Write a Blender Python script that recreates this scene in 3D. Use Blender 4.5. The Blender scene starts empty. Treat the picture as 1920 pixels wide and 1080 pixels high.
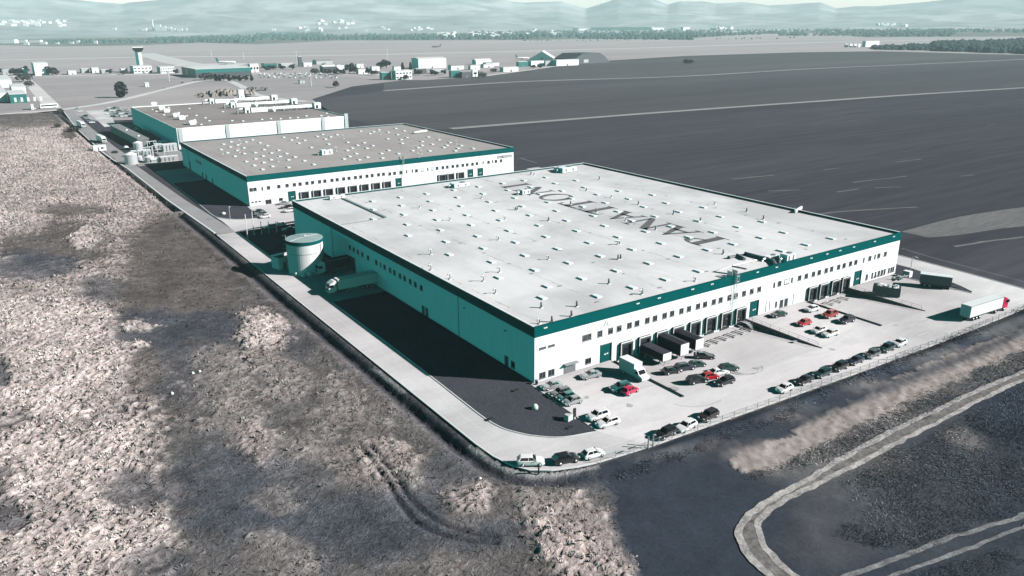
import bpy, bmesh, math, random
import numpy as np
from mathutils import Vector, Matrix
from mathutils.geometry import tessellate_polygon
random.seed(7)
RNG = np.random.default_rng(11)
SC = bpy.context.scene
COL = SC.collection

# ------------------------------------------------------------------ surveyed camera (metres; x along the front wall, y to the back)
CP = np.array([-82.767, -116.205, 68.737])
YAW, PITCH, ROLL, FPX = -0.588218, 0.328040, -0.0073035, 1465.8
cy, sy, cp, sp = math.cos(YAW), math.sin(YAW), math.cos(PITCH), math.sin(PITCH)
FW = np.array([-sy*cp, cy*cp, -sp]); R0 = np.array([cy, sy, 0.0]); U0 = np.cross(R0, FW)
RT = math.cos(ROLL)*R0 + math.sin(ROLL)*U0; UP = -math.sin(ROLL)*R0 + math.cos(ROLL)*U0

def ray(u, v):
    return FW + RT*(u-960)/FPX - UP*(v-540)/FPX

def G(u, v, z=0.0):
    """map point: where the line of sight measured in the survey photo meets the level z"""
    d = ray(u, v); t = (z-CP[2])/d[2]
    return (CP[0]+t*d[0], CP[1]+t*d[1])

def PX(x, y, z=0.0):
    d = np.array([x, y, z])-CP
    return (960+FPX*(d@RT)/(d@FW), 540-FPX*(d@UP)/(d@FW))

# ------------------------------------------------------------------ noise
def _h(ix, iy, s):
    n = (ix.astype(np.int64)*374761393 + iy.astype(np.int64)*668265263 + s*1442695041) & 0xffffffff
    n = ((n ^ (n >> 13))*1274126177) & 0xffffffff
    return ((n ^ (n >> 16)) & 0xffff)/65535.0

def vnoise(x, y, s=0):
    ix, iy = np.floor(x), np.floor(y); fx, fy = x-ix, y-iy
    fx = fx*fx*(3-2*fx); fy = fy*fy*(3-2*fy)
    a, b = _h(ix, iy, s), _h(ix+1, iy, s); c, d = _h(ix, iy+1, s), _h(ix+1, iy+1, s)
    return (a*(1-fx)+b*fx)*(1-fy)+(c*(1-fx)+d*fx)*fy

def fbm(x, y, s=0, o=4):
    t = 0; a = .5; n = 0
    for i in range(o):
        t = t+a*vnoise(x, y, s+i*17); n += a; a *= .5; x = x*2.03+3.7; y = y*2.03+1.9
    return t/n

# ------------------------------------------------------------------ materials
def newmat(name):
    m = bpy.data.materials.new(name); m.use_nodes = True
    nt = m.node_tree; b = nt.nodes['Principled BSDF']
    return m, nt, b

def plain(name, c, rough=.6, metal=0., coat=0., spec=None):
    m, nt, b = newmat(name)
    b.inputs['Base Color'].default_value = (*c, 1); b.inputs['Roughness'].default_value = rough
    b.inputs['Metallic'].default_value = metal; b.inputs['Coat Weight'].default_value = coat
    if spec is not None: b.inputs['Specular IOR Level'].default_value = spec
    return m

def N(nt, t, **kw):
    n = nt.nodes.new(t)
    for k, v in kw.items():
        if isinstance(k, str) and hasattr(n, k): setattr(n, k, v)
    return n

def ramp(nt, src, p0, c0, p1, c1, mid=None):
    r = N(nt, 'ShaderNodeValToRGB'); e = r.color_ramp.elements
    e[0].position = p0; e[0].color = (*c0, 1); e[1].position = p1; e[1].color = (*c1, 1)
    if mid:
        x = e.new(mid[0]); x.color = (*mid[1], 1)
    nt.links.new(src, r.inputs[0]); return r.outputs[0]

def noise(nt, vec, scale, detail=5, rough=.6, dist=0.):
    n = N(nt, 'ShaderNodeTexNoise'); n.inputs['Scale'].default_value = scale; n.inputs['Detail'].default_value = detail
    n.inputs['Roughness'].default_value = rough; n.inputs['Distortion'].default_value = dist
    nt.links.new(vec, n.inputs['Vector']); return n.outputs['Fac']

def mul(nt, a, b, f=1., mode='MULTIPLY'):
    x = N(nt, 'ShaderNodeMixRGB'); x.blend_type = mode; x.inputs[0].default_value = f
    for i, s in ((1, a), (2, b)):
        if isinstance(s, tuple): x.inputs[i].default_value = (*s, 1)
        else: nt.links.new(s, x.inputs[i])
    return x.outputs[0]

def math_(nt, op, a, b=0.):
    x = N(nt, 'ShaderNodeMath'); x.operation = op
    for i, s in ((0, a), (1, b)):
        if isinstance(s, (int, float)): x.inputs[i].default_value = s
        else: nt.links.new(s, x.inputs[i])
    return x.outputs[0]

def mottled(name, c0, c1, scale, rough=.85, fine=None, bump=0., stretch=(1, 1, 1), fine_amt=.35, big=None):
    """two-tone noise over metres, optional finer grain and relief"""
    m, nt, b = newmat(name)
    tc = N(nt, 'ShaderNodeTexCoord'); mp = N(nt, 'ShaderNodeMapping'); mp.inputs['Scale'].default_value = stretch
    nt.links.new(tc.outputs['Object'], mp.inputs['Vector']); v = mp.outputs[0]
    col = ramp(nt, noise(nt, v, scale, 6, .62), .3, c0, .7, c1)
    if fine:
        f = noise(nt, v, fine, 4, .65)
        g = ramp(nt, f, .25, (1-fine_amt,)*3, .75, (1+fine_amt,)*3)
        col = mul(nt, col, g)
        if bump:
            bp = N(nt, 'ShaderNodeBump'); bp.inputs['Strength'].default_value = bump; bp.inputs['Distance'].default_value = .3
            nt.links.new(f, bp.inputs['Height']); nt.links.new(bp.outputs[0], b.inputs['Normal'])
    if big:
        col = mul(nt, col, ramp(nt, noise(nt, v, big, 3, .5), .35, (.78,)*3, .65, (1.12,)*3))
    nt.links.new(col, b.inputs['Base Color']); b.inputs['Roughness'].default_value = rough
    b.inputs['Specular IOR Level'].default_value = .02
    return m

def roof_mat(name, base, dark, drain=17.75, drain0=2.9, seam=1.0, streak=.6):
    """membrane roof: dirt clouds, faint sheet seams, grey water lines along the gutters"""
    m, nt, b = newmat(name)
    tc = N(nt, 'ShaderNodeTexCoord'); v = tc.outputs['Object']
    col = ramp(nt, noise(nt, v, .035, 6, .6, .4), .36, dark, .6, base)
    mp = N(nt, 'ShaderNodeMapping'); mp.inputs['Scale'].default_value = (1, .12, 1); nt.links.new(v, mp.inputs['Vector'])
    col = mul(nt, col, ramp(nt, noise(nt, mp.outputs[0], .55, 5, .6), .3, (.95,)*3, .7, (1.03,)*3))
    sx = N(nt, 'ShaderNodeSeparateXYZ'); nt.links.new(v, sx.inputs[0])
    wob = math_(nt, 'MULTIPLY', math_(nt, 'SUBTRACT', noise(nt, v, .12, 3), .5), 3.2)
    x = math_(nt, 'ADD', sx.outputs[0], wob)
    md = math_(nt, 'PINGPONG', math_(nt, 'SUBTRACT', x, drain0), drain/2)
    ln = ramp(nt, md, .0, (1, 1, 1), .3, (0, 0, 0))
    br = ramp(nt, noise(nt, v, .3, 5, .7), .42, (0,)*3, .6, (1,)*3)
    k = mul(nt, ln, br)
    mx = N(nt, 'ShaderNodeMixRGB'); mx.blend_type = 'MULTIPLY'
    nt.links.new(math_(nt, 'MULTIPLY', k, streak), mx.inputs[0]); nt.links.new(col, mx.inputs[1]); mx.inputs[2].default_value = (.3, .3, .32, 1)
    col = mx.outputs[0]
    s = math_(nt, 'PINGPONG', sx.outputs[0], seam); sl = ramp(nt, s, .0, (.93,)*3, .05, (1,)*3)
    col = mul(nt, col, sl)
    nt.links.new(col, b.inputs['Base Color']); b.inputs['Roughness'].default_value = .85; b.inputs['Specular IOR Level'].default_value = .15
    return m

def clad_mat(name, c, seam=1.15, amt=.955):
    m, nt, b = newmat(name)
    tc = N(nt, 'ShaderNodeTexCoord'); v = tc.outputs['Object']
    sx = N(nt, 'ShaderNodeSeparateXYZ'); nt.links.new(v, sx.inputs[0])
    s = math_(nt, 'PINGPONG', math_(nt, 'ADD', sx.outputs[0], sx.outputs[1]), seam)
    col = mul(nt, ramp(nt, s, .0, (amt,)*3, .06, (1,)*3), c)
    mp = N(nt, 'ShaderNodeMapping'); mp.inputs['Scale'].default_value = (1, 1, .15); nt.links.new(v, mp.inputs['Vector'])
    col = mul(nt, col, ramp(nt, noise(nt, mp.outputs[0], .9, 5, .65), .25, (.93,)*3, .6, (1.02,)*3))
    nt.links.new(col, b.inputs['Base Color']); b.inputs['Roughness'].default_value = .7; b.inputs['Specular IOR Level'].default_value = 0.
    return m

def attr_mat(name, fine=1.6, amt=.45, bump=.6, rough=.95, fine2=.35, swirl=0.):
    """ground whose broad patches come from the 'tint' attribute, broken up by procedural grain and flowing strokes"""
    m, nt, b = newmat(name)
    at = N(nt, 'ShaderNodeAttribute'); at.attribute_name = 'tint'
    tc = N(nt, 'ShaderNodeTexCoord'); v = tc.outputs['Object']
    f = noise(nt, v, fine, 5, .6, swirl); f2 = noise(nt, v, fine2, 4, .6)
    col = mul(nt, at.outputs['Color'], ramp(nt, f, .3, (1-amt,)*3, .7, (1+amt,)*3))
    col = mul(nt, col, ramp(nt, f2, .3, (.82,)*3, .7, (1.16,)*3))
    if bump:
        bp = N(nt, 'ShaderNodeBump'); bp.inputs['Strength'].default_value = bump; bp.inputs['Distance'].default_value = .4
        nt.links.new(f, bp.inputs['Height']); nt.links.new(bp.outputs[0], b.inputs['Normal'])
    nt.links.new(col, b.inputs['Base Color']); b.inputs['Roughness'].default_value = rough; b.inputs['Specular IOR Level'].default_value = 0.
    return m

M = {}
M['white'] = plain('white_paint', (.8, .8, .8), .5)
M['clad'] = clad_mat('white_cladding', (.8, .805, .8))
M['teal'] = clad_mat('teal_band', (.0005, .078, .08), 2.3, .9)
M['tealdoor'] = plain('teal_door_paint', (.001, .072, .07), .7, 0., 0., .05)
M['coping'] = plain('pale_coping', (.75, .76, .76), .4)
M['roof_white'] = roof_mat('white_membrane_roof', (.68, .68, .675), (.49, .49, .49))
M['roof_grey'] = roof_mat('grey_membrane_roof', (.375, .347, .337), (.32, .297, .29), 16.0, 5., 1.5, .75)
M['roof_brown'] = roof_mat('brown_grey_roof', (.285, .25, .24), (.225, .2, .193), 13., 3., 1.2, .6)
M['letter'] = mottled('grey_roof_paint', (.115, .115, .119), (.155, .155, .16), .4, .8)
M['hatch'] = plain('roof_hatch_white', (.8, .8, .8), .35)
M['pipe'] = plain('galvanised_pipe', (.5, .51, .52), .4, .3)
M['dark'] = plain('black_rubber', (.012, .013, .015), .7)
M['glass'] = plain('dark_window_glass', (.012, .016, .022), .03, 0., 0., .4)
M['frame'] = plain('grey_window_frame', (.16, .165, .175), .5)
M['dockgrey'] = plain('dock_grey_curtain', (.05, .055, .065), .75)
M['dockin'] = plain('dock_opening_black', (.008, .01, .013), .9)
M['concrete'] = mottled('pale_concrete', (.48, .475, .465), (.56, .555, .545), .3, .8, 2.5, 0, (1, 1, 1), .06)
M['yard'] = mottled('pale_yard_concrete', (.56, .557, .553), (.63, .627, .623), .07, .8, .9, 0, (1, 1, 1), .05, .02)
def joints(m, px_, py_, amt):
    nt = m.node_tree; b = nt.nodes['Principled BSDF']; col = b.inputs['Base Color'].links[0].from_socket
    tc = N(nt, 'ShaderNodeTexCoord'); sx = N(nt, 'ShaderNodeSeparateXYZ'); nt.links.new(tc.outputs['Object'], sx.inputs[0])
    for k, p in ((0, px_), (1, py_)):
        s = math_(nt, 'PINGPONG', sx.outputs[k], p/2); col = mul(nt, col, ramp(nt, s, .0, (amt,)*3, .05, (1,)*3))
    mp = N(nt, 'ShaderNodeMapping'); mp.inputs['Scale'].default_value = (.25, 1, 1); nt.links.new(tc.outputs['Object'], mp.inputs['Vector'])
    col = mul(nt, col, ramp(nt, noise(nt, mp.outputs[0], .22, 6, .7, .8), .3, (.88,)*3, .55, (1.02,)*3)); nt.links.new(col, b.inputs['Base Color'])
joints(M['yard'], 6., 5.3, .9)
M['tyremark'] = plain('tyre_dirt', (.4, .4, .4), .8)
M['road'] = mottled('pale_road', (.54, .537, .535), (.6, .598, .595), .09, .82, 1.2, 0, (1, 1, 1), .06, .03)
M['road_old'] = mottled('grey_road', (.26, .26, .26), (.33, .33, .33), .06, .85, .9, 0, (1, 1, 1), .1)
joints(M['road'], 40., 9., .95)
M['line'] = plain('road_paint', (.62, .62, .62), .6)
M['kerb'] = plain('kerb_concrete', (.66, .66, .65), .7)
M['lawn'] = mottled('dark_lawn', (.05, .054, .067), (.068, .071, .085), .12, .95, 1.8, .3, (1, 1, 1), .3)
M['tyre'] = plain('tyre_rubber', (.014, .014, .016), .85)
M['rim'] = plain('alloy_rim', (.45, .46, .48), .35, .6)
M['carglass'] = plain('car_glass', (.008, .01, .014), .02, 0., 0., .35)
M['lamp'] = plain('headlamp_glass', (.7, .72, .74), .15)
M['tail'] = plain('tail_lamp_red', (.35, .01, .015), .3)
M['steel'] = plain('grey_steel', (.3, .31, .32), .45, .4)
M['tarp'] = mottled('dark_tarpaulin', (.042, .046, .055), (.062, .067, .078), .5, .6)
M['trailer'] = plain('white_trailer_wall', (.72, .72, .71), .4)
M['greyroof'] = plain('grey_container', (.14, .122, .128), .6)
def paint(name, c, metal=.0): return plain(name, c, .28, metal, .6)
PAINT = {'white': paint('car_white', (.78, .78, .77)), 'black': paint('car_black', (.012, .013, .016)), 'teal': paint('car_teal', (.003, .12, .115)),
         'silver': paint('car_silver', (.38, .39, .4), .4), 'red': paint('car_red', (.42, .008, .018)), 'magenta': paint('car_magenta', (.55, .008, .07)),
         'navy': paint('car_navy', (.015, .02, .04)), 'green': paint('car_dark_green', (.008, .035, .035)), 'grey': paint('car_grey', (.12, .125, .13), .3),
         'brick': paint('car_brick_red', (.3, .03, .025)), 'brown': paint('car_brown', (.03, .022, .022))}

# ------------------------------------------------------------------ mesh helpers
class MB:
    def __init__(s): s.v = []; s.f = []
    def add(s, vs, fs):
        o = len(s.v); s.v += [tuple(map(float, p)) for p in vs]; s.f += [tuple(i+o for i in f) for f in fs]; return s
    def box(s, c, d, rz=0., taper=1., taper_y=None):
        x, y, z = d[0]/2, d[1]/2, d[2]/2; ty = taper if taper_y is None else taper_y
        P = [(-x, -y, -z), (x, -y, -z), (x, y, -z), (-x, y, -z), (-x*taper, -y*ty, z), (x*taper, -y*ty, z), (x*taper, y*ty, z), (-x*taper, y*ty, z)]
        a, b = math.cos(rz), math.sin(rz)
        P = [(c[0]+p[0]*a-p[1]*b, c[1]+p[0]*b+p[1]*a, c[2]+p[2]) for p in P]
        return s.add(P, [(3, 2, 1, 0), (4, 5, 6, 7), (0, 1, 5, 4), (1, 2, 6, 5), (2, 3, 7, 6), (3, 0, 4, 7)])
    def b2(s, x0, x1, y0, y1, z0, z1):
        return s.box(((x0+x1)/2, (y0+y1)/2, (z0+z1)/2), (abs(x1-x0), abs(y1-y0), abs(z1-z0)))
    def tube(s, pts, r, n=8, cap=True):
        pts = [Vector(p) for p in pts]; rs = r if isinstance(r, (list, tuple)) else [r]*len(pts); V = []; F = []
        for i, p in enumerate(pts):
            t = (pts[min(i+1, len(pts)-1)]-pts[max(i-1, 0)]).normalized()
            a = t.orthogonal() if abs(t.z) < .9 else Vector((1, 0, 0)); a = (a-t*a.dot(t)).normalized(); b = t.cross(a)
            for k in range(n):
                w = 2*math.pi*k/n; V.append(tuple(p+(a*math.cos(w)+b*math.sin(w))*rs[i]))
        for i in range(len(pts)-1):
            for k in range(n):
                q = (k+1) % n; F.append((i*n+k, i*n+q, (i+1)*n+q, (i+1)*n+k))
        if cap: F += [tuple(reversed(range(n))), tuple((len(pts)-1)*n+k for k in range(n))]
        return s.add(V, F)
    def prism(s, poly, z0, z1):
        n = len(poly); a = sum(poly[i][0]*poly[(i+1) % n][1]-poly[(i+1) % n][0]*poly[i][1] for i in range(n))
        if a < 0: poly = poly[::-1]
        V = [(p[0], p[1], z0) for p in poly]+[(p[0], p[1], z1) for p in poly]
        T = tessellate_polygon([[Vector((p[0], p[1], 0)) for p in poly]])
        F = []
        for t in T:
            q = [poly[i] for i in t]; ar = (q[1][0]-q[0][0])*(q[2][1]-q[0][1])-(q[2][0]-q[0][0])*(q[1][1]-q[0][1])
            if ar < 0: t = (t[0], t[2], t[1])
            F.append(tuple(i+n for i in t)); F.append(tuple(reversed(t)))
        for i in range(n):
            j = (i+1) % n; F.append((i, j, j+n, i+n))
        return s.add(V, F)
    def extr_y(s, prof, y0, y1):
        """side profile in (x, z) extruded across y"""
        n = len(prof); a = sum(prof[i][0]*prof[(i+1) % n][1]-prof[(i+1) % n][0]*prof[i][1] for i in range(n))
        if a < 0: prof = prof[::-1]
        V = [(p[0], y0, p[1]) for p in prof]+[(p[0], y1, p[1]) for p in prof]
        return s.add(V, [tuple(range(n)), tuple(reversed(range(n, 2*n)))]+[(i+n, (i+1) % n+n, (i+1) % n, i) for i in range(n)])
    def build(s, name, mat, parent=None, smooth=False):
        me = bpy.data.meshes.new(name); me.from_pydata(s.v, [], s.f); me.update()
        if smooth: me.polygons.foreach_set('use_smooth', [True]*len(me.polygons))
        return link(name, me, mat, parent)

def link(name, me, mat, parent=None):
    o = bpy.data.objects.new(name, me); COL.objects.link(o)
    if mat is not None:
        me.materials.append(M[mat] if isinstance(mat, str) else mat)
    if parent: o.parent = parent
    return o

def tag(o, label, cat, group=None):
    o['label'] = label; o['category'] = cat
    if group: o['group'] = group
    return o

def thing(name, label, cat, loc=(0, 0, 0), rz=0., group=None):
    o = bpy.data.objects.new(name, None); COL.objects.link(o); o.empty_display_size = .5
    o.location = loc; o.rotation_euler = (0, 0, rz); return tag(o, label, cat, group)

def struct(o, kind='structure'):
    o['kind'] = kind; return o

def dup(root, loc=None, rz=None, label=None, group=None):
    r = root.copy(); COL.objects.link(r)
    if loc is not None: r.location = loc
    if rz is not None: r.rotation_euler = (0, 0, rz)
    if label: r['label'] = label
    if group: r['group'] = group
    for ch in list(root.children):
        c = ch.copy(); COL.objects.link(c); c.parent = r
        for g in list(ch.children):
            d = g.copy(); COL.objects.link(d); d.parent = c
    return r

def npmesh(name, V, F, mat, tint=None, smooth=False, parent=None):
    """V (n,3), F (m,k) arrays"""
    me = bpy.data.meshes.new(name); k = F.shape[1]
    me.vertices.add(len(V)); me.vertices.foreach_set('co', np.ascontiguousarray(V, np.float32).ravel())
    me.loops.add(F.size); me.loops.foreach_set('vertex_index', F.astype(np.int32).ravel())
    me.polygons.add(len(F)); me.polygons.foreach_set('loop_start', np.arange(0, F.size, k, dtype=np.int32))
    if smooth: me.polygons.foreach_set('use_smooth', np.ones(len(F), bool))
    me.update(calc_edges=True)
    if tint is not None:
        a = me.color_attributes.new('tint', 'FLOAT_COLOR', 'POINT')
        a.data.foreach_set('color', np.c_[tint, np.ones(len(V))].astype(np.float32).ravel())
    return link(name, me, mat, parent)

def sheet(name, poly, z, mat, holes=()):
    rings = [[Vector((p[0], p[1], 0)) for p in poly]]+[[Vector((p[0], p[1], 0)) for p in h] for h in holes]
    T = tessellate_polygon(rings); P = [p for r in rings for p in r]; F = []
    for t in T:
        q = [P[i] for i in t]; ar = (q[1].x-q[0].x)*(q[2].y-q[0].y)-(q[2].x-q[0].x)*(q[1].y-q[0].y)
        F.append(tuple(t) if ar > 0 else (t[0], t[2], t[1]))
    mb = MB(); mb.v = [(p.x, p.y, z) for p in P]; mb.f = F
    return struct(mb.build(name, mat))

def px(L, z=0.): return [G(u, v, z) for u, v in L]

def smooth_line(P, n=6):
    """Catmull-Rom through 2-D points"""
    P = [np.array(p, float) for p in P]; Q = [2*P[0]-P[1]]+P+[2*P[-1]-P[-2]]; out = []
    for i in range(1, len(Q)-2):
        a, b, c, d = Q[i-1:i+3]
        for k in range(n):
            t = k/n; out.append(.5*((2*b)+(c-a)*t+(2*a-5*b+4*c-d)*t*t+(3*b-a-3*c+d)*t**3))
    out.append(P[-1]); return [tuple(p) for p in out]

def ribbon(name, line, w, z, mat, jitter=0.):
    P = [np.array(p) for p in line]; V = []; F = []
    for i, p in enumerate(P):
        t = P[min(i+1, len(P)-1)]-P[max(i-1, 0)]; t = t/np.linalg.norm(t); n = np.array([-t[1], t[0]])
        q = np.array([p[0]*.3, p[0]*.3+40]); r_ = np.array([p[1]*.3, p[1]*.3+9]); g = fbm(q, r_, 19, 3)-.5
        V += [(*(p+n*w/2*(1+2*jitter*g[0])), z), (*(p-n*w/2*(1+2*jitter*g[1])), z)]
    for i in range(len(P)-1): F.append((2*i, 2*i+1, 2*i+3, 2*i+2))
    mb = MB(); mb.v = V; mb.f = F; return struct(mb.build(name, mat))

def inpoly(x, y, poly):
    r = np.zeros(x.shape, bool); n = len(poly)
    for i in range(n):
        x0, y0 = poly[i]; x1, y1 = poly[(i+1) % n]
        c = ((y0 > y) != (y1 > y)); r ^= c & (x < (x1-x0)*(y-y0)/(y1-y0+1e-12)+x0)
    return r
# ================================================================== GROUND
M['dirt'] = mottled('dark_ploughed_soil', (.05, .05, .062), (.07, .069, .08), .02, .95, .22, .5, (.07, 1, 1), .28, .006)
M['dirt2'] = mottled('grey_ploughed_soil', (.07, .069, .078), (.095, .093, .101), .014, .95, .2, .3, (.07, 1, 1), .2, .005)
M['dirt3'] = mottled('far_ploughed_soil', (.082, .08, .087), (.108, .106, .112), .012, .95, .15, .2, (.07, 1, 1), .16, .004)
M['farplain'] = mottled('far_plain', (.055, .075, .06), (.2, .2, .18), .0022, .95, .02, 0, (1, 1, 1), .35)
M['airfield'] = mottled('pale_airfield_grass', (.31, .285, .288), (.4, .368, .37), .006, .95, .08, 0, (.25, 1, 1), .08)
M['greyfield'] = mottled('grey_mown_field', (.27, .25, .253), (.36, .336, .338), .012, .95, .2, 0, (.3, 1, 1), .1)
M['palefield'] = mottled('pale_field_path', (.24, .24, .238), (.33, .33, .325), .03, .95, .6, 0, (.3, 1, 1), .15)
M['stubble'] = mottled('stubble_strip', (.13, .13, .132), (.18, .178, .178), .05, .95, .8, .2, (.2, 1, 1), .25)
M['runway'] = plain('runway_concrete', (.5, .49, .485), .8)
M['paleroad'] = mottled('bleached_road', (.5, .495, .485), (.6, .595, .585), .03, .85)
M['rut'] = mottled('pale_rut_gravel', (.2, .192, .185), (.5, .48, .46), .5, .95, 2.2, .3, (1, 1, 1), .4)
M['rutmid'] = mottled('brown_rut_ridge', (.08, .078, .078), (.24, .228, .218), .6, .95, 2.5, .3, (1, 1, 1), .35)
M['rutfaint'] = mottled('faint_rut_gravel', (.1, .105, .11), (.26, .265, .265), .35, .95, 2.2, .3, (1, 1, 1), .4)
M['meadow'] = attr_mat('dry_meadow', .6, .48, .7, .95, .25, 3.0)
M['roughfield'] = attr_mat('rough_field', .7, .17, .16, .95, .2, 2.5)

PIT1 = (20.2, 62.2, -21.4, -.02); PIT2 = (85.6, 103.3, -21.6, -.02)
def rect(p): return [(p[0], p[2]), (p[1], p[2]), (p[1], p[3]), (p[0], p[3])]
HOLES = [rect(PIT1), rect(PIT2)]

S = 16000
struct(MB().add([(-S, -S, -1.7), (S, -S, -1.7), (S, S, -1.7), (-S, S, -1.7)], [(0, 1, 2, 3)]).build('far_plain', 'farplain'))

air = px([(-260, 90), (0, 85), (100, 87), (260, 85), (375, 80), (480, 83), (640, 76), (1000, 75), (1100, 73), (1280, 73), (1400, 64), (1540, 62), (1620, 70), (1900, 68), (2150, 66), (2150, 112)])
air += px([(1600, 99), (1280, 110), (1000, 136), (760, 155), (600, 190)]) + [(140, 520), (100, 380), (-20, 380)] + px([(118, 204), (0, 222), (-260, 262)])
sheet('airfield', air, -.045, 'airfield')
fld = [(-24, 650), (-20, 330), (-20.5, 160), (-20.5, 0), (-19, -26), (-8, -32), (400, -40)]+[(900, 60)]
fld += px([(2300, 132), (1920, 103), (1650, 96), (1500, 98), (1280, 105), (1100, 116), (1000, 130), (900, 143), (800, 150), (760, 150), (660, 162), (585, 186)])+[(150, 480), (126, 520), (60, 530), (-10, 560)]
sheet('ploughed_field', fld, -.03, 'dirt', HOLES)
far_edge = px([(2300, 132), (1920, 103), (1650, 96), (1500, 98), (1280, 105), (1100, 116), (1000, 130), (900, 143), (800, 150), (760, 150), (720, 156)])
path2 = px([(720, 170), (860, 160), (1000, 152), (1280, 143), (1500, 130), (1700, 121), (1920, 111)])
path1 = px([(846, 241), (1100, 221), (1300, 206), (1500, 192), (1700, 178), (1925, 164), (2200, 146)])
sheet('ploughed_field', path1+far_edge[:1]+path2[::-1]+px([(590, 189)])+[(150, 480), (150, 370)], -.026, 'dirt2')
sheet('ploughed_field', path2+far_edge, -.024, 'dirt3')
sheet('mown_field', px([(55, 147), (640, 143), (770, 152), (660, 163), (580, 190), (560, 192), (480, 184), (425, 160), (340, 164), (205, 192), (112, 203)]), -.036, 'greyfield')
sheet('left_field', px([(-200, 150), (40, 152), (92, 200), (-200, 238)]), -.035, 'greyfield')

for nm, pts, w, z, mt in (
    ('field_path', [(846, 241), (1100, 221), (1300, 206), (1500, 192), (1700, 178), (1925, 164), (2200, 146)], 8, -.02, 'palefield'),
    ('field_path', [(720, 170), (860, 160), (1000, 152), (1280, 143), (1500, 130), (1700, 121), (1920, 111), (2200, 97)], 10, -.02, 'palefield'),
    ('field_edge', [(905, 143), (1000, 130), (1100, 115.5), (1130, 111)], 7, -.018, 'paleroad'),
    ('runway', [(-200, 116), (0, 112.5), (265, 107), (640, 103.5), (1100, 92.5), (1280, 87.5), (1560, 79), (1920, 71.5), (2100, 68)], 34, -.03, 'runway'),
    ('taxiway', [(270, 100), (330, 116), (370, 122)], 50, -.026, 'runway'),
    ('apron', [(330, 122), (460, 120)], 75, -.024, 'paleroad'),
    ('taxiway', [(690, 98), (1000, 92), (1300, 84), (1560, 75)], 16, -.03, 'greyfield'),
    ('road', [(-200, 244), (0, 215), (110, 206), (205, 192), (270, 177), (330, 162), (375, 152), (425, 151), (455, 163), (480, 177), (530, 186), (575, 190)], 9, -.012, 'paleroad'),
    ('road', [(100, 203), (72, 172), (48, 150), (30, 141)], 13, -.011, 'paleroad'),
    ('frontage_road', [(-100, 147), (0, 144), (300, 139), (600, 138), (760, 141)], 16, -.0105, 'paleroad'),
    ('gravel_lane', [(250, 186), (330, 172), (420, 176), (470, 182), (440, 170), (370, 166)], 10, -.02, 'airfield'),
):
    ribbon(nm, smooth_line(px(pts), 5), w, z, mt, .12)
sheet('pale_strip', smooth_line(px([(1690, 434), (1800, 406), (1920, 388), (2050, 372), (2050, 428), (1920, 424), (1800, 440), (1740, 445)]), 3), -.022, 'stubble')
for pts, w in (([(1372, 336), (1410, 332), (1452, 328)], 1.2), ([(1545, 318), (1572, 315)], 1.), ([(1680, 304), (1728, 298)], .9), ([(1600, 342), (1700, 330)], 1.),
               ([(1440, 358), (1500, 356)], 1.), ([(1850, 233), (1868, 232)], .8), ([(1690, 350), (1640, 352)], 1), ([(1800, 330), (1826, 328)], .8), ([(1570, 360), (1610, 354)], 1.), ([(975, 296), (1005, 305)], 1.3),
               ([(1430, 418), (1560, 398), (1720, 388)], 1.2), ([(1790, 462), (1850, 452), (1920, 444)], 1.2), ([(1690, 465), (1760, 486), (1920, 528), (1990, 545)], .5)):
    ribbon('stubble_streak', smooth_line(px(pts), 5), w, -.016, 'stubble', .9)

# ---------------- paved site
ARC = [(-22.2, -14), (-21.9, -19), (-21, -23), (-19.4, -25.9), (-16.5, -28), (-12.5, -29.5), (-8.6, -30.4), (-3, -31), (2.2, -31.5), (25, -32.5), (56, -33.8), (87, -34.8), (120, -35), (139, -34.5)]
LAWN_EDGE = smooth_line(px([(826, 720), (873, 757), (907, 783), (940, 802), (973, 812), (1007, 818), (1057, 820), (1120, 809)]), 4)
yard = [(-.9, .25), (126.4, .25), (124.4, -3.2), (126.2, -21.6), (127.6, -21.4), (130, -17), (132.5, -10), (134.6, 0), (135.6, 30), (137, 200), (144, 200), (144, 8), (143, -12), (141.5, -27), (139, -34.5)]
yard += ARC[-2:7:-1]+[LAWN_EDGE[-1]]
sheet('yard', yard, .004, 'yard', HOLES)
road = [(-22.2, 157), (-22.2, 60)]+ARC[:9]+[LAWN_EDGE[-1]]+LAWN_EDGE[-2::-1]+[(-15.6, 30), (-15.6, 69.2), (0, 69.2), (0, 107.5), (-15.6, 107.5), (-15.6, 157)]
sheet('road', road, 0., 'road')
O2 = 195.2
farl = px([(118, 207), (142, 239), (191, 285), (212, 300), (240, 317), (312, 374)])+[(-22.2, 157)]
farr = [(-15.6, 157)]+px([(346, 374), (258, 312), (236, 289), (215, 275), (168, 237), (134, 205)])
sheet('old_road', farl+farr, .002, 'road_old')
def shift(P, d): return [(x, y+d) for x, y in P]
L2 = shift(LAWN_EDGE, O2)
sheet('rear_yard', [(-16, 158)]+[(-15.6, 176)]+L2[8:]+[(-.9, O2+.2), (126.4, O2+.2), (137.5, O2+.2), (137.5, 165), (60, 161.5), (6, 161.5), (-8, 160)], .003, 'yard')
sheet('loading_apron', [(-15.8, 264.4), (0, 264.4), (0, 302), (-15.8, 302)], .003, 'road')
sheet('rear_apron', px([(160, 208), (203, 206), (218, 236), (196, 238), (178, 222)]), .004, 'road')
sheet('rear_road', [(-4, 345), (9, 345), (9, 520), (-4, 520)], .001, 'road_old')

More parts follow.
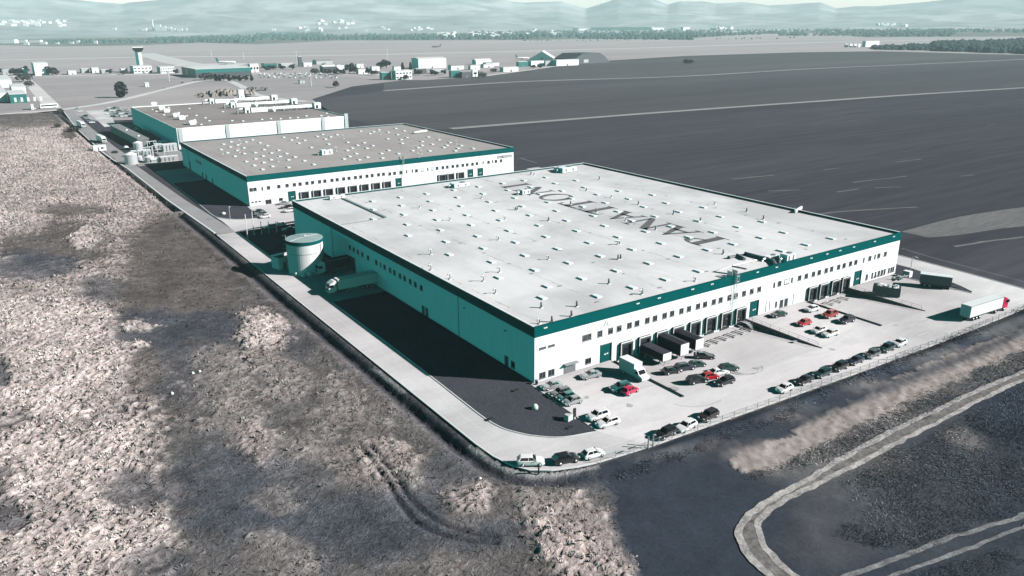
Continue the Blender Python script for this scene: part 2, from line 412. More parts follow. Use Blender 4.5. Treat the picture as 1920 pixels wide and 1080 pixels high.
def lawn(poly, name='lawn'):
    o = struct(MB().prism(poly, .0, .07).build(name, 'lawn')); return o
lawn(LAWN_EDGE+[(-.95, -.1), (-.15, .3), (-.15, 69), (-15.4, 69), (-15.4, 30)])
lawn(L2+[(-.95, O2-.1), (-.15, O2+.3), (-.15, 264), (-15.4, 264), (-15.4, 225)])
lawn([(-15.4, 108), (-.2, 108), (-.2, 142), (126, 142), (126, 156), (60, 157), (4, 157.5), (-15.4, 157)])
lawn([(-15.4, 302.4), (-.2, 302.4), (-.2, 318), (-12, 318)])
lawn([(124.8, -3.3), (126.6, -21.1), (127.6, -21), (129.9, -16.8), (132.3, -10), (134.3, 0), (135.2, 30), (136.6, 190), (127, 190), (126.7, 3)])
def kerb(line, w=.22, z=.12, name='kerb'):
    P = [np.array(p) for p in line]; A = []; B = []
    for i, p in enumerate(P):
        t = P[min(i+1, len(P)-1)]-P[max(i-1, 0)]; t = t/np.linalg.norm(t); n = np.array([-t[1], t[0]])
        A.append(tuple(p+n*w/2)); B.append(tuple(p-n*w/2))
    return struct(MB().prism(A+B[::-1], -.05, z).build(name, 'kerb'))
kerb([(-15.5, 69)]+[(-15.5, 30)]+LAWN_EDGE+[(-.95, -.1)])
kerb([(-15.5, 264)]+[(-15.5, 225)]+L2+[(-.95, O2-.1)])
kerb([(-15.5, 157), (-15.5, 108), (-.2, 107.8)]); kerb([(-15.5, 157.2), (4, 157.8), (60, 157.3), (126, 156.3)])
kerb([(-22.35, 157), (-22.35, 60)]+ARC, .3, .14)
kerb(px([(118, 207), (142, 239), (191, 285), (212, 300), (240, 317), (312, 374)])+[(-22.4, 160)], .6, .25)
kerb([(124.6, -3.2), (126.4, -21.4)]); kerb([(126.4, -21.4), (127.7, -21.2), (130, -17), (132.5, -10), (134.5, 0), (135.5, 30), (136.9, 190)])
kerb([(144.1, 200), (144.1, 8), (143.1, -12), (141.6, -27), (139.2, -34.4)])
# painted lines on the road
cl = [(-18.9, 60), (-18.9, 5), (-18.9, -8), (-18.2, -16), (-15.5, -22.5), (-11, -26), (-5, -27.3), (3, -27.8)]
ribbon('lane_line', smooth_line(cl, 4), .16, .009, 'line')
for i in range(9):
    ribbon('lane_line', [(8+i*13, -28.3-.02*i*13), (13+i*13, -28.4-.02*i*13)], .16, .009, 'line')
def zebra(u, v, n=5):
    x, y = G(u, v)
    for k in range(n): struct(MB().b2(x+k*.95, x+k*.95+.5, y-1.4, y+1.4, .0085, .0125).build('crossing_stripe', 'line'))
for u, v in ((1152, 800), (1213, 773), (1585, 644), (1630, 628), (1780, 572)): zebra(u, v)

for u, v, r, a0, a1 in ((1395, 692, 3.2, 1.4, 5.6), (1402, 690, 3.4, 1.7, 5.9), (1300, 735, 7., 3.4, 5.0), (1640, 650, 8., 3.6, 5.2), (1235, 742, 5.5, .2, 1.7), (1700, 590, 6., 3.4, 5.), (1850, 590, 9., 3.2, 4.6)):
    x, y = G(u, v); ribbon('tyre_mark', [(x+r*math.cos(a), y+r*.8*math.sin(a)) for a in np.linspace(a0, a1, 22)], .22, .0078, 'tyremark', .6)
for k, (u, v, r) in enumerate(((1330, 768, .9), (1420, 690, .7), (1265, 728, .8), (1560, 655, .6), (1180, 760, .7), (1100, 745, .6), (1680, 610, .7), (1490, 640, .6))):
    x, y = G(u, v); sheet('oil_stain', [(x+r*(1+.3*math.sin(3*a+k))*math.cos(a), y+r*(1+.3*math.cos(2*a+k))*math.sin(a)) for a in np.linspace(0, 6.28, 15)[:-1]], .0074+.0002*k, 'tyremark')
# sunk loading pits: ramps down to the dock doors
M['ramp'] = M['yard']
for p in (PIT1, PIT2):
    x0, x1, y0, y1 = p
    mb = MB().add([(x0, y0, .004), (x1, y0, .004), (x1, -6, -.95), (x0, -6, -.95), (x1, y1+.02, -1.1), (x0, y1+.02, -1.1)], [(0, 1, 2, 3), (3, 2, 4, 5)])
    struct(mb.build('loading_ramp', 'ramp'))

# ================================================================== MEADOW AND ROUGH FIELD
DIRT_EDGE = px([(1130, 888), (1165, 925), (1160, 965), (1180, 1020), (1215, 1090)])
MEADOW = [(-27, 648), (-26.3, 517), (-25.2, 325), (-23.6, 218), (-22.9, 150), (-22.55, 60)]+[(x-.3 if x < -18 else x, y-.3) for x, y in ARC[:7]]+DIRT_EDGE+[(-27, -75), (-45, -140), (-330, -140), (-330, 690), (-70, 660)]
ROUGH = [(-14.2, -29.9), (-8.6, -30.9)]+[(x, y-.35) for x, y in ARC[7:]]+[(175, -38), (330, -45), (330, -160), (-47, -140), (-28.5, -75)]+[(x-1.6, y-.6) for x, y in DIRT_EDGE[::-1]]

PALEP = px([(1372, 868), (1440, 832), (1560, 772), (1690, 706), (1800, 662), (1960, 600), (1960, 640), (1810, 705), (1660, 780), (1560, 828), (1470, 872), (1400, 890)])
PALEQ = px([(1400, 885), (1470, 862), (1560, 815), (1660, 768), (1810, 690), (1960, 622), (1960, 672), (1810, 735), (1690, 790), (1590, 842), (1500, 886), (1420, 898)])
DEX = DIRT_EDGE+[(-27, -75), (-45, -140)]
def blob(u, v, ru, rv, c, s=1.):
    o = np.array(G(u, v)); a = (np.array(G(u+ru, v))-np.array(G(u-ru, v)))/2; b = (np.array(G(u, v+rv))-np.array(G(u, v-rv)))/2
    return o, np.linalg.inv(np.c_[a, b]), np.array(c), s

PALE, PINK, MID, BLUE, BEIGE, DARK = (.5, .44, .41), (.42, .365, .34), (.125, .112, .106), (.066, .074, .09), (.26, .238, .225), (.05, .058, .074)
ZM = [blob(*b) for b in (
    (80, 330, 190, 130, PINK), (250, 330, 70, 90, PINK, .8), (150, 260, 160, 40, PALE, .8), (60, 225, 70, 14, MID, .8), (130, 250, 16, 12, MID),
    (100, 450, 120, 45, MID), (60, 500, 90, 28, BLUE, .8), (190, 545, 50, 30, BLUE, .7), (165, 445, 30, 22, PALE, .9), (30, 420, 60, 20, PALE, .6), (130, 395, 70, 14, MID, .8),
    (60, 620, 190, 70, PALE), (120, 720, 150, 90, PALE), (150, 870, 160, 120, PALE), (60, 1010, 190, 130, PALE), (210, 980, 110, 110, PALE, .9), (0, 700, 22, 26, BLUE, .8),
    (330, 470, 110, 80, MID), (330, 560, 120, 80, MID), (290, 620, 80, 40, BLUE, .8), (400, 615, 70, 34, BLUE, .8), (255, 615, 40, 10, PALE, .8), (265, 648, 38, 7, PALE), (350, 690, 60, 60, BLUE, .55), (270, 700, 40, 40, MID, .7),
    (495, 625, 44, 44, PALE, .9), (520, 700, 50, 50, BEIGE, .8), (420, 700, 60, 60, BEIGE, .6), (450, 790, 60, 50, BEIGE, .7), (440, 900, 140, 80, BLUE, .7), (560, 860, 90, 60, BEIGE, .5),
    (620, 1000, 240, 70, BLUE, .65), (690, 880, 90, 70, BEIGE, .8), (730, 850, 60, 30, PINK, .6), (640, 760, 60, 50, BEIGE, .8), (700, 790, 40, 60, BEIGE, .5), (520, 1040, 70, 40, BEIGE, .7), (800, 1050, 90, 40, BEIGE, .5),
    (870, 930, 50, 34, PINK, .9), (1010, 940, 70, 40, BEIGE, .9), (950, 1000, 80, 30, BLUE, .6), (1080, 1000, 90, 50, PINK, .8), (1130, 1060, 90, 50, PINK, .8), (1100, 900, 60, 22, BLUE, .8),
    (330, 180, 300, 6, MID, .3), (15, 965, 40, 40, BLUE, .8), (100, 960, 60, 50, MID, .3), (250, 920, 50, 40, BLUE, .7), (300, 1060, 60, 40, BLUE, .6), (560, 930, 150, 70, BLUE, .5), (720, 950, 110, 50, BLUE, .7), (840, 880, 50, 60, BLUE, .5), (780, 1020, 120, 30, BLUE, .6), (480, 830, 40, 40, PINK, .5), (610, 830, 40, 30, BEIGE, .6), (690, 900, 50, 30, PINK, .4), (520, 940, 50, 24, BEIGE, .5), (560, 650, 30, 30, BLUE, .5))]
ZR = [blob(*b) for b in (
    (1460, 850, 110, 18, (.34, .3, .28)), (1580, 790, 90, 18, (.3, .27, .255)), (1700, 730, 90, 18, (.25, .235, .225)), (1830, 670, 110, 18, (.21, .2, .195)), (1920, 620, 90, 18, (.14, .14, .14)),
    (1500, 880, 90, 20, (.13, .13, .13)), (1700, 790, 110, 30, (.11, .115, .12), .8), (1240, 850, 90, 12, (.09, .097, .108)), (1480, 766, 130, 11, (.09, .1, .11), .8), (1700, 674, 150, 11, (.09, .096, .106), .8), (1870, 603, 100, 10, (.085, .09, .1), .8),
    (1620, 900, 130, 50, (.105, .107, .112), .8), (1720, 960, 120, 60, (.075, .083, .094), .8), (1800, 880, 140, 80, (.055, .064, .078), .8), (1820, 830, 30, 20, (.21, .2, .195), .7), (1540, 1000, 70, 60, (.085, .085, .092), .7),
    (1850, 1040, 140, 50, (.05, .06, .072), .8), (1640, 860, 70, 26, (.15, .145, .14), .6))]

def dist_line(x, y, L):
    d = np.full(x.shape, 1e9)
    for (x0, y0), (x1, y1) in zip(L[:-1], L[1:]):
        dx, dy = x1-x0, y1-y0; t = np.clip(((x-x0)*dx+(y-y0)*dy)/(dx*dx+dy*dy), 0, 1)
        d = np.minimum(d, np.hypot(x-x0-t*dx, y-y0-t*dy))
    return d

def zone(x, y, Z, base):
    c = np.tile(np.array(base), (len(x), 1))
    wx = x+5*(fbm(x*.12, y*.12, 3)-.5)+2.4*(fbm(x*.5, y*.5, 5)-.5); wy = y+8*(fbm(x*.1, y*.1, 9)-.5)+2.4*(fbm(x*.5, y*.5, 6)-.5)
    nn = .45*fbm(x*.22, y*.3, 85, 4)+.55*fbm(x*.95, y*.95, 86, 4); n2 = fbm(x*.4, y*.4, 87, 4)
    for o, A, k, s in Z:
        d = A @ np.vstack([wx-o[0], wy-o[1]]); r = (d**2).sum(0)
        w = np.exp(-np.minimum(r, 9)**1.6*.75)
        if Z is ZM: w = w+1.7*(nn-.5)*(w > .02); w = np.clip((w-.22)/.56, 0, 1); w = w*w*(3-2*w)
        w = (s*w)[:, None]; c = c*(1-w)+k*w
    if Z is ZR:
        for P, k, s in ((PALEQ, (.135, .132, .132), .8), (PALEP, (.33, .295, .275), .95)):
            w = (s*inpoly(x+2.6*(nn-.5)*2, y+2.2*(n2-.5)*2, P)*np.clip(.7+.6*n2, 0, 1))[:, None]; c = c*(1-w)+np.array(k)*w
    if Z is ZM:
        m_ = .5*fbm(x*.11, y*.11, 81, 4)+.5*fbm(x*.35, y*.35, 82, 3); c = c*np.clip(.38+1.25*m_, .55, 1.3)[:, None]
        dd = dist_line(x, y, DEX); w = (np.exp(-(dd/1.9)**2)*np.clip(2.2*vnoise(x*.6, y*.6, 83), 0, 1))[:, None]; c = c*(1-w)+np.array((.043, .052, .068))*w
    return c

EDGE = [(-27, 648), (-26.3, 517), (-25.2, 325), (-23.6, 218), (-22.9, 150), (-22.55, 60)]+ARC
RUTL = smooth_line(px([(676, 838), (700, 868), (728, 905), (752, 945), (790, 985), (850, 1008), (930, 1018)]), 4)
RUTR = smooth_line(px([(694, 836), (715, 862), (745, 900), (768, 935), (812, 972), (865, 995), (930, 1006)]), 4)

def clump(x, y):
    """tussocks combed along a slowly turning direction"""
    a = 9.*fbm(x*.06, y*.06, 71, 3); c, s = np.cos(a), np.sin(a)
    wx = x+1.6*(fbm(x*.3, y*.3, 72, 3)-.5)*2; wy = y+1.6*(fbm(x*.3, y*.3, 73, 3)-.5)*2
    p, q = wx*c+wy*s, -wx*s+wy*c
    r = 1-np.abs(2*vnoise(p*.24, q*.56, 74)-1); r2 = 1-np.abs(2*vnoise(p*.5+9, q*1.15, 75)-1)
    return np.clip(.65*r**1.4+.35*r2**1.3, 0, 1)

def meadow_z(x, y, lum):
    d = dist_line(x, y, EDGE); e = np.clip((d-.2)/2., 0, 1)
    rough = np.clip((lum-.09)/.25, .12, 1.)
    cl = clump(x, y); z = rough*(.85*cl+.1*vnoise(x*2.1, y*2.1, 31))*e
    z = z+.5*(fbm(x*.06, y*.06, 41)-.5)*e
    z = z-1.35*np.exp(-((d-3.)/1.35)**2)*np.clip((-y+640)/60, 0, 1)*np.clip((dist_line(x, y, DEX)-2.5)/6, 0, 1)+.25*np.exp(-((d-6.2)/1.4)**2)
    near = (np.abs(y) < 90)
    r = np.minimum(dist_line(x, y, RUTL), dist_line(x, y, RUTR)) if near.any() else 9
    z = z-.42*np.exp(-(r/.42)**2)
    z = z*np.clip((dist_line(x, y, DEX)-.3)/2., .05, 1)
    return z+.02, d, r

def rough_z(x, y, lum):
    d = dist_line(x, y, EDGE[6:]); rough = np.maximum(np.clip((lum-.058)/.08, 0, 1), .55*inrough(x, y))
    z = .015+rough*(.3*np.maximum(fbm(x*.9, y*.9, 51, 3)-.4, 0)*2+.12*vnoise(x*2, y*2, 52))*np.clip(d/1.5, 0, 1)
    z = z*np.clip((np.minimum(dist_line(x, y, TRK), dist_line(x, y, TRK2))-1.7)/1.2, .1, 1)
    return z+.5*np.exp(-((d-2.6)/1.3)**2)*np.clip((x+8)/9, 0, 1), d

def terrain(name, xs, ys, poly, Z, base, mat, kind):
    X, Y = np.meshgrid(xs, ys); x = X.ravel(); y = Y.ravel(); nx, ny = len(xs), len(ys)
    inside = inpoly(x, y, poly); c = zone(x, y, Z, base); lum = c.mean(1)
    if kind == 'meadow':
        z, d, r = meadow_z(x, y, lum)
        dk = np.exp(-((d-2.4)/2.1)**2)[:, None]*.85; c = c*(1-dk)+np.array(DARK)*dk
        rr = np.exp(-(np.minimum(r, 5)/.5)**2)[:, None]*.8; c = c*(1-rr)+np.array((.03, .035, .045))*rr
        cl = clump(x, y); k = .55+.75*cl; k = 1+(k-1)*np.clip((lum-.06)/.1, .35, 1)
        c = c*k[:, None]
        chalk = (np.exp(-((d-1.2)/.5)**2)*(vnoise(x*.18, y*.12, 77) > .52)*np.clip((40-y)/10, 0, 1))[:, None]*.8; c = c*(1-chalk)+np.array((.42, .42, .41))*chalk
    else:
        z, d = rough_z(x, y, lum)
        sm = np.exp(-((d-7.5)/1.8)**2)[:, None]*.8; c = c*(1-sm)+np.array((.046, .055, .07))*sm
    i = np.arange(nx*ny).reshape(ny, nx); F = np.stack([i[:-1, :-1], i[:-1, 1:], i[1:, 1:], i[1:, :-1]], -1).reshape(-1, 4)
    F = F[inside[F].all(1)]; used = np.unique(F); mp = np.zeros(nx*ny, np.int64); mp[used] = np.arange(len(used))
    o = npmesh(name, np.c_[x, y, z][used], mp[F], mat, c[used]); return struct(o)

TRK = smooth_line(px([(1980, 674), (1935, 699), (1870, 726), (1700, 809), (1610, 856), (1520, 907), (1442, 947), (1410, 979), (1406, 1008), (1430, 1049), (1488, 1096), (1530, 1130)]), 4)
TRK2 = smooth_line(px([(1990, 944), (1930, 970), (1800, 1020), (1700, 1055), (1580, 1101), (1480, 1135)]), 3)
ROUGHP = [px(p) for p in ([(1440, 862), (1560, 800), (1700, 735), (1950, 630), (1950, 682), (1700, 792), (1500, 886), (1400, 892)], [(1590, 905), (1700, 842), (1950, 716), (1950, 935), (1760, 1008), (1640, 1034), (1570, 1000), (1620, 960)],
          [(1970, 985), (1970, 1120), (1640, 1120)], [(1170, 880), (1300, 828), (1440, 785), (1600, 712), (1800, 628), (1950, 562), (1950, 576), (1800, 640), (1600, 724), (1440, 797), (1300, 842), (1180, 893)])]
def inrough(x, y):
    xx = x+3.5*(fbm(x*.22, y*.22, 91, 5)-.5)*2; yy = y+2.5*(fbm(x*.22, y*.22, 92, 5)-.5)*2
    r = np.zeros(x.shape, bool)
    for p in ROUGHP: r |= inpoly(xx, yy, p)
    return r
def grow(a, b, d0, k):
    out = [a]
    while out[-1] < b: out.append(out[-1]+d0*(1+max(0, out[-1]-a-k[0])/k[1]))
    return np.array(out)
xs = np.r_[np.arange(-330, -130, 4.), np.arange(-130, 8, .42)]
ys = grow(-140, 655, .42, (230, 90))
terrain('meadow', xs, ys, MEADOW, ZM, (.13, .122, .12), 'meadow', 'meadow')
terrain('rough_field', np.r_[np.arange(-46, 120, .45), np.arange(120, 335, 1.5)], np.arange(-160, -30, .45), ROUGH, ZR, (.039, .048, .064), 'roughfield', 'rough')
def wander(L, a):
    return [(x+a*(fbm(np.array([x*.5]), np.array([y*.5]), 33, 3)[0]-.5)*2, y+a*(fbm(np.array([x*.5]), np.array([y*.5]), 34, 3)[0]-.5)*2) for x, y in L]
for pts, w, z, mt, nm in (
    ([(1975, 668), (1930, 693), (1860, 722), (1700, 795), (1600, 848), (1500, 908), (1430, 946), (1395, 978), (1385, 1005), (1405, 1045), (1455, 1092), (1500, 1130)], 1.05, .13, 'rut', 'wheel_rut'),
    ([(1985, 680), (1940, 704), (1880, 730), (1700, 822), (1620, 864), (1540, 905), (1455, 948), (1425, 980), (1428, 1012), (1455, 1052), (1520, 1100), (1560, 1130)], .95, .135, 'rut', 'wheel_rut'),
    ([(1980, 674), (1935, 699), (1870, 726), (1700, 809), (1610, 856), (1520, 907), (1442, 947), (1410, 979), (1406, 1008), (1430, 1049), (1488, 1096), (1530, 1130)], 2.3, .11, 'rutmid', 'track_ridge'),
    ([(1990, 935), (1930, 963), (1800, 1005), (1700, 1040), (1560, 1092), (1480, 1125)], .8, .12, 'rutfaint', 'wheel_rut'),
    ([(1990, 952), (1940, 978), (1800, 1036), (1700, 1070), (1600, 1110)], .6, .12, 'rutfaint', 'wheel_rut')):
    ribbon(nm, wander(smooth_line(px(pts), 26), .3), w, z, mt, .55)

# ---------------- loose dry grass standing on both: nobody could count it
def tufts(name, n, bounds, poly, Z, base, hgt, zf, mat, keep):
    x = RNG.uniform(bounds[0], bounds[1], n); y = RNG.uniform(bounds[2], bounds[3], n)
    P = np.c_[x, y, np.zeros(n)]-CP; dep = P@FW; u = 960+FPX*(P@RT)/dep; v = 540-FPX*(P@UP)/dep
    ok = inpoly(x, y, poly) & (dep > 5) & (u > -260) & (u < 2180) & (v > 0) & (v < 1250)
    ok &= RNG.random(n) < np.clip((95/np.maximum(dep, 1))**1.7, .0, 1)
    x, y, dep = x[ok], y[ok], dep[ok]; c = zone(x, y, Z, base); lum = c.mean(1)
    ok = keep(x, y, lum); x, y, c, lum, dep = x[ok], y[ok], c[ok], lum[ok], dep[ok]; n = len(x)
    z = zf(x, y, lum)
    fine = hgt < .32; nb = 4 if fine else 5; big = np.clip(dep/110, 1, 2.6)
    V = []; T = []
    h0 = hgt*(.55+.9*RNG.random(n))*np.clip(.5+lum*1.6, .5, 1.2)*big**.6
    wind = 9.*fbm(x*.05, y*.05, 97, 2)
    for b in range(nb):
        if fine: az = wind+RNG.normal(0, .7, n); lean = RNG.uniform(1.2, 3.2, n); w = RNG.uniform(.025, .055, n)*big; br = np.where(RNG.random(n) < .22, RNG.uniform(2.2, 4.2, n), RNG.uniform(.8, 1.7, n))
        else: az = RNG.uniform(0, 2*np.pi, n); lean = RNG.uniform(.2, .95, n); w = (.09+.11*RNG.random(n))*big*hgt/.6; br = RNG.uniform(.8, 1.15, n)
        h = h0*RNG.uniform(.6, 1.1, n); dx, dy = np.cos(az), np.sin(az); sp_ = .5 if fine else .22
        ox = x+RNG.normal(0, sp_, n)*big; oy = y+RNG.normal(0, sp_, n)*big; col = c*br[:, None]
        px_, py_ = -dy*w, dx*w
        V.append(np.stack([np.c_[ox-px_, oy-py_, z-.05], np.c_[ox+px_, oy+py_, z-.05],
                           np.c_[ox+dx*lean*h*.45+px_*.9, oy+dy*lean*h*.45+py_*.9, z+h*.62], np.c_[ox+dx*lean*h*.45-px_*.9, oy+dy*lean*h*.45-py_*.9, z+h*.62],
                           np.c_[ox+dx*lean*h*1.1, oy+dy*lean*h*1.1, z+h*.75]], 1))
        T.append(np.repeat(col[:, None, :], 5, 1))
    V = np.concatenate(V).reshape(-1, 3); T = np.concatenate(T).reshape(-1, 3); m = len(V)//5; i = np.arange(m)[:, None]*5
    F = np.concatenate([i+np.array([0, 1, 2]), i+np.array([0, 2, 3]), i+np.array([3, 2, 4])])
    return struct(npmesh(name, V, F, mat, np.clip(T, 0, .62)), 'stuff')
M['straw'] = attr_mat('straw_blades', 3., .15, 0.)
tufts('dry_grass', 85000, (-210, 2, -80, 420), MEADOW, ZM, (.13, .122, .12), .34, lambda x, y, l: meadow_z(x, y, l)[0], 'straw',
      lambda x, y, l: (RNG.random(len(x)) < np.clip((l-.05)/.22, .12, 1)) & (dist_line(x, y, EDGE) > 4.6))
tufts('rough_grass', 330000, (-30, 190, -110, -34), ROUGH, ZR, (.039, .048, .064), .3, lambda x, y, l: rough_z(x, y, l)[0], 'straw',
      lambda x, y, l: ~inpoly(x, y, PALEP) & ((inrough(x, y) & (RNG.random(len(x)) < np.clip(1.9*fbm(x*.12, y*.12, 95)-.25, .06, 1)))) & (dist_line(x, y, TRK) > 1.7) & (dist_line(x, y, TRK2) > 1.5))
# ================================================================== WAREHOUSES
H = 12.
def glyph(ch):
    """roman capitals as lists of polygons, cap height 1"""
    t, n = .23, .115
    def serif(x0, x1, y, d): return [(x0, y), (x1, y), (x1, y+d*.035), ((x0+x1)/2, y+d*.07), (x0, y+d*.035)]
    if ch == 'I': return [[(.12, 0), (.12+t, 0), (.12+t, 1), (.12, 1)], serif(0, .41, 0, 1), serif(0, .41, 1, -1)], .41
    if ch == 'T': return [[(.35, 0), (.35+t, 0), (.35+t, 1), (.35, 1)], [(0, 1-n), (.87, 1-n), (.87, 1), (0, 1)], [(0, 1-n), (.06, 1-n), (.02, .72), (-.01, .72)], [(.81, 1-n), (.87, 1-n), (.88, .72), (.85, .72)], serif(.22, .65, 0, 1)], .87
    if ch == 'A': return [[(.04, .03), (.16, .03), (.49, .9), (.43, 1.02)], [(.43, 1.02), (.39, .84), (.66, .03), (.92, .03)], [(.2, .28), (.74, .28), (.70, .39), (.25, .39)], serif(-.03, .27, 0, 1), serif(.6, 1.0, 0, 1)], .97
    if ch == 'N': return [[(.11, .03), (.22, .03), (.22, .95), (.11, .95)], [(.03, 1), (.31, 1), (.95, .02), (.88, -.03), (.74, .02)], [(.83, .1), (.94, .0), (.94, .97), (.83, .97)], serif(0, .34, 0, 1), serif(.7, 1.06, 1, -1), serif(-.02, .2, 1, -1)], 1.06
    if ch == 'P':
        A = [(.28+.42*math.sin(a)*1.0, .735-.265*math.cos(a)) for a in np.linspace(0, math.pi, 11)]; B = [(.28+.25*math.sin(a), .735-.2*math.cos(a)) for a in np.linspace(math.pi, 0, 11)]
        return [[(.12, .03), (.12+t, .03), (.12+t, 1), (.12, 1)], A+B, serif(0, .42, 0, 1), serif(0, .3, 1, -1)], .7
    if ch == 'O':
        out = []; K = 24
        for k in range(K):
            a, b_ = 2*math.pi*k/K, 2*math.pi*(k+1)/K
            f = lambda q, r1, r2: (.5+r1*math.cos(q), .5+r2*math.sin(q))
            out.append([f(a, .5, .53), f(b_, .5, .53), f(b_, .3, .44), f(a, .3, .44)])
        return out, 1.0

def window(parent, x, z, w=1.35, h=1.35, axis='y', at=0., light=False):
    """framed window on a wall facing -y (axis y) or -x (axis x)"""
    f = MB(); p = MB(); s = .13
    def B(mb, a0, a1, z0, z1, d0, d1):
        if axis == 'y': mb.b2(a0, a1, at-d1, at-d0, z0, z1)
        else: mb.b2(at-d1, at-d0, a0, a1, z0, z1)
    x0, x1, z0, z1 = x-w/2, x+w/2, z-h/2, z+h/2
    B(f, x0, x0+s, z0, z1, 0, .07); B(f, x1-s, x1, z0, z1, 0, .07); B(f, x0+s, x1-s, z0, z0+s, 0, .07); B(f, x0+s, x1-s, z1-s, z1, 0, .07)
    if w > .9: B(f, x-.03, x+.03, z0+s, z1-s, 0, .06)
    B(f, x0-.06, x1+.06, z0-.1, z0, 0, .14)
    o = f.build('window', 'frame', parent); B(p, x0+s, x1-s, z0+s, z1-s, .004, .025); p.build('pane', 'glass' if not light else 'trailer', o)
    return o

def dock(parent, x, at, z0=-.35):
    """dock shelter: side and top flaps round a dark opening"""
    b = MB(); w, hh, d = 1.75, 3.75, .62
    b.b2(x-w, x-w+.42, at-d, at-.005, z0, z0+hh); b.b2(x+w-.42, x+w, at-d, at-.005, z0, z0+hh); b.b2(x-w+.42, x+w-.42, at-d, at-.005, z0+hh-.55, z0+hh)
    o = b.build('dock_shelter', 'dockgrey', parent)
    MB().b2(x-w-.02, x+w+.02, at-d-.07, at-d-.003, z0+hh-.1, z0+hh+.14).b2(x-w-.06, x-w+.12, at-d-.06, at-d-.003, z0, z0+hh-.1).build('flap', 'kerb', o)
    MB().b2(x-w+.42, x+w-.42, at-.1, at-.006, z0+.1, z0+hh-.55).build('dock_opening', 'dockin', o)
    MB().b2(x-.55, x+.75, at-.16, at-.11, z0+.25, z0+2.2).build('dock_leaf', 'glass', o)
    MB().b2(x-1.35, x+1.35, at-.35, at-.003, -.9, z0-.02).build('bumper', 'dark', o)
    return o

def gate(parent, x0, x1, at, z1=4., mat='tealdoor'):
    o = MB().b2(x0, x1, at-.08, at-.003, .02, z1).build('gate_door', mat, parent)
    MB().b2(x1-.001, x1+.14, at-.3, at-.002, .02, z1+.12).b2(x0-.1, x1-.001, at-.12, at-.002, z1, z1+.12).build('door_frame', 'frame', o)
    MB().b2((x0+x1)/2-.35, (x0+x1)/2+.1, at-.1, at-.081, 1.6, 1.9).b2((x0+x1)/2+.3, (x0+x1)/2+.75, at-.1, at-.081, 1.65, 1.95).build('door_pane', 'kerb', o)
    return o

def side_door(parent, y, z, w, h, at=0.):
    o = MB().b2(at-.05, at-.003, y-w/2, y+w/2, z-h/2, z+h/2).build('side_door', 'dockgrey', parent)
    MB().b2(at-.12, at-.002, y-w/2-.1, y-w/2-.001, z-h/2, z+h/2+.1).b2(at-.12, at-.002, y+w/2+.001, y+w/2+.1, z-h/2, z+h/2+.1).build('door_frame', 'frame', o)

def gooseneck(parent, x, y, h=1.5, hook=True, z=11.45):
    r = .15 if hook else .24
    if hook: pts = [(x, y, z), (x, y, z+h*.75), (x-.12, y-.05, z+h*.95), (x-.4, y-.1, z+h), (x-.68, y-.14, z+h*.9), (x-.75, y-.15, z+h*.7)]
    else: pts = [(x, y, z), (x, y, z+h)]
    o = MB().tube(pts, r, 7).build('vent_pipe', 'pipe' if hook else 'frame', parent, True)  # straight pipes get a darker grey that holds their shaded look
    MB().box((x, y, z+.08), (.7, .7, .16)).build('pipe_flange', 'hatch', o)

def hatches(parent, pts, size=(1.45, 2.4, .34), z=11.45):
    me = None
    for x, y in pts:
        if me is None:
            mb = MB().box((0, 0, size[2]*.35), (size[0]*.94, size[1]*.94, size[2]*.7)); o = mb.build('roof_hatch', 'hatch', parent); me = o.data
            d = MB().box((0, 0, size[2]*.85), (size[0], size[1], size[2]*.28), 0, .86).build('hatch_dome', 'hatch', o); md = d.data
        else:
            o = bpy.data.objects.new('roof_hatch', me); COL.objects.link(o); o.parent = parent
            d = bpy.data.objects.new('hatch_dome', md); COL.objects.link(d); d.parent = o
        o.location = (x, y, z)

def shell(t, W, L, roofmat, H=H, band=True):
    wt = .3
    MB().b2(0, W, 0, wt, -1.1, H-2.2).b2(0, W, L-wt, L, -.05, H-2.2).b2(0, wt, wt+.001, L-wt-.001, -.05, H-2.2).b2(W-wt, W, wt+.001, L-wt-.001, -.05, H-2.2).build('wall', 'clad', t)
    if band:
        a = .12; b0, b1 = H-2.2, H
        MB().b2(-a, W+a, -a, wt, b0, b1).b2(-a, W+a, L-wt, L+a, b0, b1).b2(-a, wt, wt+.001, L-wt-.001, b0, b1).b2(W-wt, W+a, wt+.001, L-wt-.001, b0, b1).build('parapet_band', 'teal', t)
        c0, c1 = H+.002, H+.09
        MB().b2(-.16, wt+.06, wt+.1, L-wt-.1, c0, c1).b2(W-wt-.06, W+.16, wt+.1, L-wt-.1, c0, c1).b2(-.16, W+.16, L-wt-.09, L+.16, c0, c1).build('coping', 'coping', t)
        MB().b2(-.16, W+.16, -.16, wt+.06, c0, c0+.05).build('front_coping', 'teal', t)
    mb = MB(); z = H-.55
    mb.v = [(wt, wt, z), (W-wt, wt, z), (W-wt, L-wt, z), (wt, L-wt, z)]; mb.f = [(0, 1, 2, 3)]
    mb.build('roof', roofmat, t)

